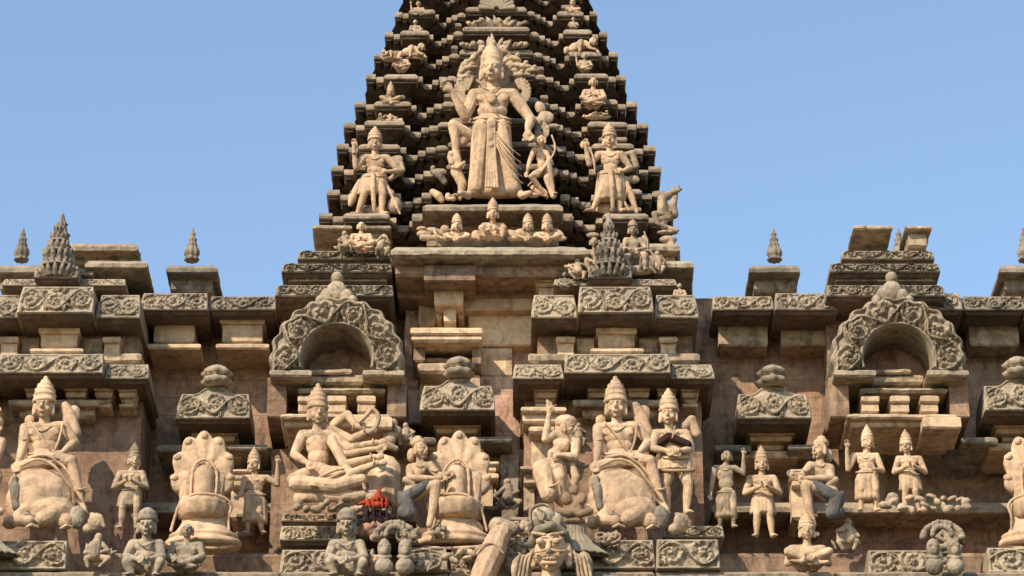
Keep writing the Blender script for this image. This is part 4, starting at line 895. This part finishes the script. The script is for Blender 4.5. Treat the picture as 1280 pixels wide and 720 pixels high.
S.done('body', M_GREY, .75)
F = Fig('broken_arm_statue', 'smooth pale limbless torso leaning left, cut by the bottom edge of the picture', 'statue', 610, 730, 34.2); S = F.S(); S.chain([(625, 668, 0), (618, 690, 6), (604, 722, 10), (598, 738, 8)], [13, 17, 16, 15]); S.ell((606, 716, 16), (12, 10, 8)); S.cap((628, 664, -2), 14, (626, 672, 0), 14); S.done('body', M_STAT, .85)
F.tube('cord', [(596, 700, 16), (606, 689, 22), (618, 690, 23), (630, 700, 18)], 1.4); S = F.S(); S.cap((622, 660, 0), 12, (642, 664, 0), 9); S.done('collar', M_STA2, .8)
F = Fig('broken_carving', 'dark jumble of broken leaf carvings between the pedestal and the leaning torso', 'carving', 576, 700, 34.3, mat=M_BROWN); S = F.S()
for (x, y, r, q) in ((558, 698, 7, 20), (568, 703, 6, -30), (575, 693, 6, 50), (584, 700, 5, 0), (590, 694, 6, -40)): S.ell((x, y, 6), (r*1.3, r*.7, 6), rot=q)
S.done('body', M_STA2, .7)

G2 = 'broken carvings crowding the foot of the left half'
for (x, y, w_, h_, Y_, mt, lb, sd) in ((530, 718, 56, 30, 34.3, M_GREY, 'grey curled leaf carving under the pedestal of the cobra hood', 1), (455, 722, 34, 34, 34.3, M_STA2, 'rough leafy carving between the dwarf and the paired grey heads', 2),
        (507, 684, 30, 26, 34.45, M_STA2, 'pale crumbled leaf carving right above the paired grey heads', 3), (652, 672, 30, 22, 34.7, M_STA2, 'small leaf scroll between the leaning torso and the demon turban', 4), (590, 706, 34, 24, 34.4, M_STA2, 'curled leaf carving just left of the leaning torso', 5),
        (640, 716, 30, 30, 34.35, M_GREY, 'grey curled leaf carving between the leaning torso and the demon', 6), (760, 684, 40, 20, 34.35, M_STA2, 'leafy scroll on the grey band under the rounded beast', 7), (720, 606, 22, 34, 35.0, M_STA2, 'upright leaf carving behind the knob, right of the dancer', 8)):
    F = Fig('leaf_carving', lb, 'carving', x, y, Y_, mat=mt); S = F.S(); random.seed(sd*13)
    S.ell((x, y-h_*.4, 0), (w_*.42, h_*.36, 5))
    for k in range(9): leaf(S, x+random.uniform(-.34, .34)*w_, y-random.uniform(.05, .55)*h_, random.uniform(20, 160), h_*.5, random.uniform(2.2, 4.2), random.uniform(3, 8))
    S.done('body', mt, .7)
    for k in (-1, 1): F.tube('curl', [(x+k*w_*.1, y-h_*.1, 8), (x+k*w_*.34, y-h_*.3, 9), (x+k*w_*.36, y-h_*.62, 9), (x+k*w_*.16, y-h_*.7, 9), (x+k*w_*.12, y-h_*.48, 9), (x+k*w_*.24, y-h_*.42, 9)], 1.6, mt)

for k, (a, b, y0, y1, Y) in enumerate(((350, 445, 655, 676, 34.75), (500, 527, 662, 682, 34.7), (612, 668, 664, 676, 34.9), (440, 505, 650, 668, 34.8), (828, 905, 655, 672, 34.9), (352, 520, 640, 652, 35.1))):
    relief_panel('carved_course', a, y0, b, y1, Y, 1.0, M_STA2 if k % 2 else M_GREY, tower, 150+k, .05, .08, pitch=.22)
for k in range(5): F_ = None
def wall_carving(x, y, h_, Y_, lb, sd, mt=None):
    F = Fig('wall_carving', lb, 'carving', x, y, Y_, mat=mt or M_STA2); S = F.S(); random.seed(sd)
    S.ell((x, y-h_*.45, 0), (h_*.36, h_*.42, 5)); S.ell((x+random.uniform(-2, 2), y-h_*.84, 5), (h_*.13, h_*.15, 5))
    S.chain([(x, y-h_*.7, 4), (x+random.uniform(-3, 3), y-h_*.35, 6)], [h_*.16, h_*.2])
    for q in (-1, 1):
        S.chain([(x+q*h_*.15, y-h_*.68, 4), (x+q*h_*.32, y-h_*random.uniform(.4, .6), 7), (x+q*h_*random.uniform(.02, .2), y-h_*random.uniform(.3, .8), 10)], [h_*.07, h_*.065, h_*.05])
        S.chain([(x+q*h_*.1, y-h_*.3, 5), (x+q*h_*random.uniform(.25, .38), y-h_*.24, 9), (x+q*h_*random.uniform(.05, .3), y-h_*.04, 7)], [h_*.1, h_*.085, h_*.055])
    for k in range(6): leaf(S, x+random.uniform(-.4, .4)*h_, y-random.uniform(.05, .5)*h_, random.uniform(20, 160), h_*.28, 2.4, 3)
    S.done('body', F.mat, .65)
wall_carving(635, 640, 40, 35.5, 'small worn squatting figure in the recess between cobra hood and dancer', 3)
wall_carving(508, 560, 30, 35.35, 'small worn figure on the ledge between the stacked hands and the worshipper', 4)
wall_carving(722, 560, 30, 35.15, 'small worn figure between the dancer\'s head and the seated king', 6)
wall_carving(648, 700, 30, 34.45, 'small worn figure squeezed between the leaning torso and the demon collar', 7)
wall_carving(803, 560, 26, 35.1, 'small worn figure behind the shoulder of the seated king', 9)
wall_carving(548, 676, 24, 34.5, 'tiny worn figure at the left foot of the ringed pedestal', 10)
wall_carving(822, 345, 30, 35.5, 'small worn figure right of the seated crowned figure, above the upper cornice', 11)
wall_carving(722, 352, 30, 35.35, 'small worn figure left of the finial on the end of the upper cornice', 12)
wall_carving(432, 318, 28, 35.6, 'small worn figure left of the hooded dwarf', 14)
wall_carving(478, 322, 28, 35.55, 'small worn figure right of the hooded dwarf', 15)

# ---- demon head at the bottom
F = Fig('demon_statue', 'fierce demon head with bulging eyes and bared teeth at the bottom edge', 'statue', 690, 730, 34.0)
human(F, 27, (689, 693, 6), [(655, 735, 0), (724, 735, 0)], [(640, 775, 5), (740, 775, 5)], [(655, 800, 12), (725, 800, 12)], (690, 800), fierce=True, yaw=-8, vox=1.0)
S = F.S()
for s in (-1, 1): S.ell((689+s*10-4, 689, 31), (5.2, 4.6, 5)); S.cap((689+s*4-4, 681, 31), 2.2, (689+s*19-4, 676, 22), 2.4)
S.done('eye', M_STAT, .7)
S = F.S(); S.cap((680, 705, 29), 2.2, (695, 705, 29), 2.2)
for k in range(4): S.ell((680+k*4.4, 709, 30), (1.9, 1.6, 1.6))
S.cap((678, 714, 28), 2.5, (694, 714, 28), 2.5); S.done('teeth', M_STAT, .6)
F.tube('moustache', [(668, 700, 25), (677, 701, 32), (686, 699, 34), (696, 701, 31), (708, 697, 22)], 1.6)
S = F.S(); S.chain([(664, 684, 8), (672, 672, 18), (690, 667, 22), (706, 674, 14), (712, 690, 4)], [6, 6, 6, 6, 6]); S.ell((680, 660, 6), (20, 13, 14)); S.ell((694, 664, 4), (16, 14, 12)); S.done('hair_roll', M_DGREY, .9)
S = F.S(); S.ell((678, 652, 10), (18, 15, 12)); S.ell((694, 660, 8), (12, 16, 10)); S.done('turban', M_GREY, .9)
for pts in ([(664, 664, 16), (663, 648, 18), (674, 640, 18), (686, 642, 18), (692, 652, 16)], [(668, 650, 20), (676, 660, 22), (688, 664, 20)], [(672, 645, 20), (680, 652, 23), (677, 662, 23)]): F.tube('turban_cord', pts, 1.7, M_STA2)
for s, cx in ((-1, 655), (1, 727)):
    for k in range(4): F.tube('collar_curl', [(cx-s*3+s*k*5, 726, 8), (cx-s*6+s*k*4, 706-k*2, 10), (cx-s*10+s*k*3, 694+k*3, 8), (cx-s*16, 690+k*6, 6)], 2.2, M_STA2)
S = F.S(); S.ell((652, 712, 0), (14, 20, 6)); S.ell((730, 710, 0), (12, 22, 6)); S.done('collar', M_STA2, .9)

# ---- the dancer with her back turned
F = Fig('dancer_statue', 'slender figure turned away with one arm raised straight up, left of the seated king', 'statue', 687, 645, 34.75)
human(F, 12.5, (709, 540, 8), [(695, 548, 6), (721, 556, 4)], [(682, 556, 12), (719, 578, 14)], [(687, 524, 12), (702, 578, 20)], (685, 584, 2), [(684, 612, 14), (701, 604, 16)], [(689, 640, 6), (707, 640, 0)], None, hdir=[(0, -1, 0), (-1, .1, 0)], yaw=70, vox=.8, hipw=.75)
S = F.S(); S.ell((708, 533, 8), (15, 10, 11)); S.ell((703, 540, 2), (11, 12, 10)); S.done('hair', M_STAT, .8)
S = F.S(); S.ell((684, 592, 4), (17, 18, 13)); S.chain([(680, 594, 6), (686, 624, 14)], [15, 11]); S.chain([(695, 590, 4), (704, 625, 2)], [14, 11]); S.done('wrap', M_STAT, .8)
band(F, 'belt', (672, 580), (702, 590), 4, 6, 1.5, 12); F.tube('hem', [(675, 612, 12), (686, 618, 24), (699, 612, 20)], 1.2)
S = F.S(); S.chain([(687, 524, 12), (685, 508, 12)], [3.6, 2]); S.chain([(716, 586, 8), (720, 600, 6), (712, 626, 0)], [4, 6, 4]); S.done('scarf', M_STAT, .7)
# ---- the king on his rounded beast
F = Fig('king_statue', 'crowned seated figure leaning on its arm above the rounded beast, at the lower right', 'statue', 772, 600, 34.75)
human(F, 14.5, (771, 513, 6), [(749, 537, 0), (797, 535, 0)], [(748, 562, 6), (812, 553, -2)], [(745, 583, 14), (800, 570, 12)], (776, 572, 0), [(812, 583, 18), (748, 590, 14)], [(826, 630, 10), (742, 625, 8)], [(832, 642, 16), (738, 634, 16)], yaw=-4, belly=.95, vox=.85)
kirita(F, (771, 504, 4), 14, 31); neck_torc(F, (771, 532), 15, 12, 5, 1.0); F.tube('sacred_thread', [(756, 532, 10), (768, 548, 16), (780, 564, 14), (786, 570, 10)], 1.2, bead=.1)
band(F, 'belt', (755, 568), (797, 568), 0, 5, 1.7, 13); band(F, 'belt', (754, 573), (798, 573), 0, 5, 1.3, 14)
S = F.S(); S.chain([(800, 530, -6), (796, 508, -6), (804, 522, -6), (812, 540, -6)], [5, 7, 8, 7]); S.ell((804, 518, -9), (11, 16, 5), rot=-20); S.ell((752, 524, -8), (7, 8, 4)); S.done('rear_arms', M_STAT, .8)
F.tube('sash', [(757, 578, 14), (780, 577, 20), (800, 588, 18), (812, 600, 14), (822, 606, 14)], 2.2); F.tube('anklet', [(818, 615, 14), (825, 618, 18), (831, 614, 12)], 1.6); F.tube('armlet', [(743, 552, 6), (749, 555, 11), (755, 552, 5)], 1.3)
F.tube('weapon', [(797, 534, 10), (794, 556, 14), (788, 572, 14)], 1.6)
F = Fig('beast_statue', 'big smooth rounded belly of a kneeling beast, paint worn off, under the crowned seated figure', 'statue', 776, 668, 34.6); S = F.S()
S.ell((776, 625, 0), (43, 42, 20)); S.ell((768, 606, -4), (34, 22, 14)); S.ell((790, 640, 2), (34, 22, 20)); S.chain([(760, 645, 10), (752, 655, 14), (768, 658, 18)], [10, 9, 8]); S.chain([(795, 648, 12), (785, 655, 16)], [12, 10]); S.ell((812, 655, 8), (12, 11, 10)); S.ell((742, 655, 4), (11, 9, 8)); S.done('body', M_STAT, 1.0)
S = F.S(); S.ell((748, 622, 12), (7, 17, 8), rot=6); S.chain([(746, 604, 12), (744, 612, 13), (750, 640, 14)], [4, 5, 5]); S.ell((764, 654, 16), (9, 8, 8)); S.ell((826, 650, 8), (11, 16, 8)); S.done('dark_patch', M_DGREY, .8)
F.tube('saddle_rope', [(752, 588, 10), (775, 582, 16), (796, 592, 18), (812, 610, 14), (818, 616, 12)], 1.8)
S = F.S(); S.chain([(766, 666, 20), (772, 664, 22), (780, 665, 18)], [1.5, 2.4, 1.5]); S.chain([(808, 667, 18), (815, 664, 20), (822, 664, 16)], [1.5, 2.2, 1.5]); S.done('claw', M_CREAM, .6)
# ---- standing companion at the right
F = Fig('companion_statue', 'standing crowned companion with bare legs, just right of the seated king', 'statue', 846, 655, 34.8)
human(F, 12.5, (838, 524, 6), [(822, 545), (860, 545)], [(818, 566, 8), (866, 566, 6)], [(834, 572, 18), (852, 572, 18)], (846, 576), [(833, 610, 8), (861, 610, 8)], [(834, 642, 4), (858, 642, 4)], yaw=-10, vox=.8); kirita(F, (839, 516, 4), 12, 27)
neck_torc(F, (840, 541), 13, 10, 5, 1.0); F.skirt('loincloth', [(846, 568, 0, 18, 12), (846, 582, 0, 22, 13), (846, 592, 2, 22, 13)], 14, .08)
band(F, 'belt', (828, 574), (864, 574), 2, 6, 2.0, 14); band(F, 'hem', (823, 590), (869, 590), 2, 6, 2.2, 15)
S = F.S(); S.chain([(812, 582, 2), (822, 560, 2), (838, 552, 10), (862, 562, 12)], [4, 6, 6, 5]); S.done('dark_scarf', M_DARK, .7)
S = F.S(); S.chain([(860, 535, 0), (868, 528, 0), (874, 545, 0)], [6, 7, 6]); S.done('rear_arm', M_STAT, .8)
F.tube('arrow', [(846, 540, 14), (842, 556, 16)], 1.0)
S = None
F = Fig('boulder_carving', 'round weathered stone at the feet of the standing companion', 'carving', 851, 668, 34.5, mat=M_STA2); S = F.S(); S.ell((852, 655, 4), (11, 13, 9)); S.ell((843, 662, 2), (8, 7, 7)); S.chain([(846, 646, 6), (858, 650, 8), (862, 660, 6)], [3, 3, 3]); S.done('body', M_STA2, .8)
# ================================================================== WINGS: the same storey runs on to both sides
def copy_tree(o, parent, dx):
    c = o.copy(); COL.objects.link(c); c.parent = parent
    if dx is not None: c.location = Vector(o.location)+Vector(dx)
    for ch in list(o.children): copy_tree(ch, c, None)
    return c
SX = lambda px: px*.00972
things = [o for o in COL.objects if o.parent is None and o.get('category')]
byn = {o['label']: o for o in things}
def find(t): return [o for l, o in byn.items() if t in l][0]
k = 0
for (a, b) in ((-80, 346), (890, 1360)):
    bm = B(); box(bm, a-(24 if a > 0 else 0), 372, b+(14 if a < 0 else 0), 700, 36.5+(.02 if a > 0 else .03), 6.0, .02); put('wing_wall', bm, M_BROWN, tower, .012, .3)
    bm = B(); eave(bm, a, b, 640, 36.0, 3, lip=.06, h=.2, ins=.25); put('wing_ledge', bm, M_LEDGE, tower, .012, .12)
    n = int((b-a)/72)
    for i in range(n):
        x = a+(b-a)*i/n; xe = a+(b-a)*(i+1)/n-.8; k += 1
        relief_panel('parapet_course', x, 366-(i % 2)*4, xe, 388, 35.75-.12*(i % 2), 1.6, M_DGREY if k % 3 else M_GREY, tower, 100+k, .05, .12, pitch=.3, step=.014)
        if (i+k) % 2:
            bm = B(); box(bm, x+14, 392, xe-14, 404, 35.95, .7, .02); box(bm, x+17, 405, xe-17, 428, 36.0, .6, .02); box(bm, x+9, 429, xe-9, 436, 35.9, .7, .02); put('wing_block', bm, M_CREAM, tower, .007, .08)
        else:
            bm = B(); box(bm, x+8, 398, xe-8, 432, 36.15, .5, .02); put('wing_panel', bm, M_STA2, tower, .01, .08)
    for i in range(n//2):
        x = a+(b-a)*(i+.5)/(n//2)
        bm = B(); box(bm, x-26, 338, x+26, 364, 36.3, 1.2, .03); eave(bm, x-32, x+32, 340, 36.1, 1.4, lip=.05, h=.16, ins=.2); put('parapet_turret', bm, M_DGREY, tower, .012, .08)
        eo = finial(x, 326, .5, 36.7, M_DGREY, tower)
copy_tree(pav, tower, (SX(-692), 0, 0))
for dx, dy in ((-302, .25), (390, .25), (692, .0)): copy_tree(sh, tower, (SX(dx), dy, 0))
copy_tree(arch, tower, (SX(692), 0, 0))
for dx in (-692, 692):
    for o in [c for c in tower.children if c.name.startswith('carved_band')]: copy_tree(o, tower, (SX(dx), .02, 0)) if not (dx < 0 and o.location.x > 2.2) else None
    for o in [c for c in tower.children if c.name.startswith(('band_neck', 'band_knob'))][:2]: copy_tree(o, tower, (SX(dx), 0, 0))
def flip(o): o.scale.x = -1
for t, dx, lb, fl in (
    ('crowned seated figure leaning', -692, 'crowned seated figure leaning on its arm, on the far left wing', 0),
    ('big smooth rounded belly', -692, 'big smooth rounded beast under the seated figure of the far left wing', 0),
    ('slender figure turned away', -692, 'slender figure with one arm raised straight up at the left edge of the picture', 0),
    ('fluted seven ridged', -302, 'fluted cobra hood over a stone pillar, on the left wing beside the many-armed figure', 1),
    ('kneeling worshipper', 392+95, 'kneeling worshipper facing left on the right wing', 1),
    ('fluted seven ridged', 692, 'fluted cobra hood over a stone pillar, cut by the right edge of the picture', 0),
    ('knobbly eroded', 692, 'knobbly eroded band at the foot of the arch on the far right wing', 1),
    ('pair of grey crested', 640, 'pair of grey crested heads at the bottom of the far right wing', 1),
    ('squat seated dwarf', -232, 'squat seated dwarf with pot belly at the bottom of the left wing', 1),
    ('round weathered stone', -692, 'round weathered stone at the foot of the far left wing', 0)):
    o = find(t); c = copy_tree(o, None, (SX(dx), 0, 0)); c['label'] = lb
    if fl: flip(c)
def standing(lb, cx, by, H, Y, ar=0, mt=None, crown=True, sw=0):
    F = Fig('standing_statue', lb, 'statue', cx, by, Y, mat=mt); hr = H*.078; t = by-H*(.82 if crown else .94)+hr
    sy = t+hr*1.7; w = hr*1.6; py = by-H*.43; q = 1 if sw >= 0 else -1
    poses = [([(cx-w*1.5, sy+hr*2), (cx+w*1.5, sy+hr*2)], [(cx-hr*.4, sy+hr*1.7, 2*hr), (cx+hr*.4, sy+hr*1.7, 2*hr)]),
             ([(cx-w*1.6, sy+hr*1.9), (cx+w*1.5, sy+hr*2.1)], [(cx-w*1.7, sy-hr*.6, 1.2*hr), (cx+w*.8, py, 1.2*hr)]),
             ([(cx-w*1.3, sy+hr*2.2), (cx+w*1.9, sy+hr*.9)], [(cx-w*1.5, py+hr*.6, .9*hr), (cx+w*1.9, sy-hr*1.6, .9*hr)])]
    el, ha = poses[ar]
    human(F, hr, (cx+sw*hr*.4, t, .4*hr), [(cx-w, sy), (cx+w, sy)], el, ha, (cx+sw*hr*.3, py), [(cx-hr*.9, by-H*.22, .7*hr), (cx+hr*(.9+.3*sw), by-H*.22, .7*hr)], [(cx-hr*1.0, by-hr*.3, 0), (cx+hr*1.1, by-hr*.3, 0)], yaw=sw*18, belly=1.05)
    if crown: kirita(F, (cx+sw*hr*.4, t-hr*.45, .35*hr), hr*.9, H*.17)
    neck_torc(F, (cx, sy-hr*.2), hr*1.0, hr*.8, hr*.3, hr*.08)
    F.skirt('loincloth', [(cx+sw*hr*.3, py-hr*.2, 0, hr*1.35, hr*.9), (cx, py+hr*1, 0, hr*1.6, hr*1.0), (cx, by-H*(.12 if ar else .24), 0, hr*1.8, hr*1.0)], 16, .05)
    band(F, 'belt', (cx-hr*1.4, py), (cx+hr*1.4, py), 0, hr*.3, hr*.13, hr*1.0)
    return F
standing('tall standing figure with joined hands on the right wing, left of its arch', 955, 672, 118, 35.2, 0, M_STAT, True, 0)
standing('standing figure raising one arm, under the arch of the far right wing', 1085, 640, 112, 34.9, 1, M_STAT, True, 1)
standing('second standing figure under the far right arch, hands joined and head turned left', 1140, 640, 106, 34.9, 0, M_STAT, True, -1)
standing('grey standing figure between pavilion and wing on the right, arm lifted high', 908, 660, 100, 35.1, 2, M_STA2, False, 1)
standing('standing figure with a raised arm just left of the many-armed figure', 318, 668, 112, 35.2, 2, M_STAT, True, -1)
standing('standing grey figure on the left wing beside the seated king there, hands joined', 160, 662, 112, 35.1, 0, M_STA2, True, 1)
seated('big seated figure with a tall crown at the bottom of the right wing', 1010, 716, 74, 34.4, crown=True, arms=1, crown_h=.22)
seated('big grey seated figure without crown at the bottom of the left wing', 232, 718, 62, 34.4, crown=False, arms=0, mat=M_GREY)
wall_carving(1188, 700, 48, 34.6, 'worn squatting figure at the bottom of the far right wing', 21)
wall_carving(120, 712, 44, 34.4, 'worn squatting figure at the bottom of the far left wing', 22)
wall_carving(1060, 690, 40, 34.8, 'worn squatting figure below the raised-arm figure of the far right wing', 23)

# ================================================================== ground, sky, light
bm = B(); 
for v in ((-900, -300, 0), (900, -300, 0), (900, 2000, 0), (-900, 2000, 0)): bm.verts.new(v)
bm.faces.new(bm.verts); me = bpy.data.meshes.new('ground'); bm.to_mesh(me); bm.free()
M_G = stone('ground_earth', (.055, .055, .03), (.04, .045, .025), (.03, .03, .02), .5, 0, scale=.2)
tag(link('ground', me, M_G), kind='structure')
w = bpy.data.worlds.new('World'); sc.world = w; w.use_nodes = True; nt = w.node_tree
bg = nt.nodes['Background']; sky = nt.nodes.new('ShaderNodeTexSky'); sky.sky_type = 'NISHITA'; sky.sun_disc = False
SUN = Vector((-.50, -.62, .60)).normalized()
EL = math.asin(SUN.z); AZ = math.atan2(SUN.x, SUN.y)
sky.sun_elevation = EL; sky.sun_rotation = AZ; sky.air_density = 1.2; sky.dust_density = .5; sky.ozone_density = 1.6
nt.links.new(sky.outputs[0], bg.inputs[0]); bg.inputs[1].default_value = .15
sl = bpy.data.lights.new('sun', 'SUN'); so = bpy.data.objects.new('sun', sl); COL.objects.link(so)
sl.energy = 4.0; sl.angle = math.radians(.5); sl.color = (1, .86, .68)
so.rotation_euler = (-SUN).to_track_quat('-Z', 'Y').to_euler(); so.location = (-20, -25, 40)
vs = sc.view_settings; vs.view_transform = 'Standard'; vs.look = 'None'; vs.gamma = 1; vs.exposure = 0.55
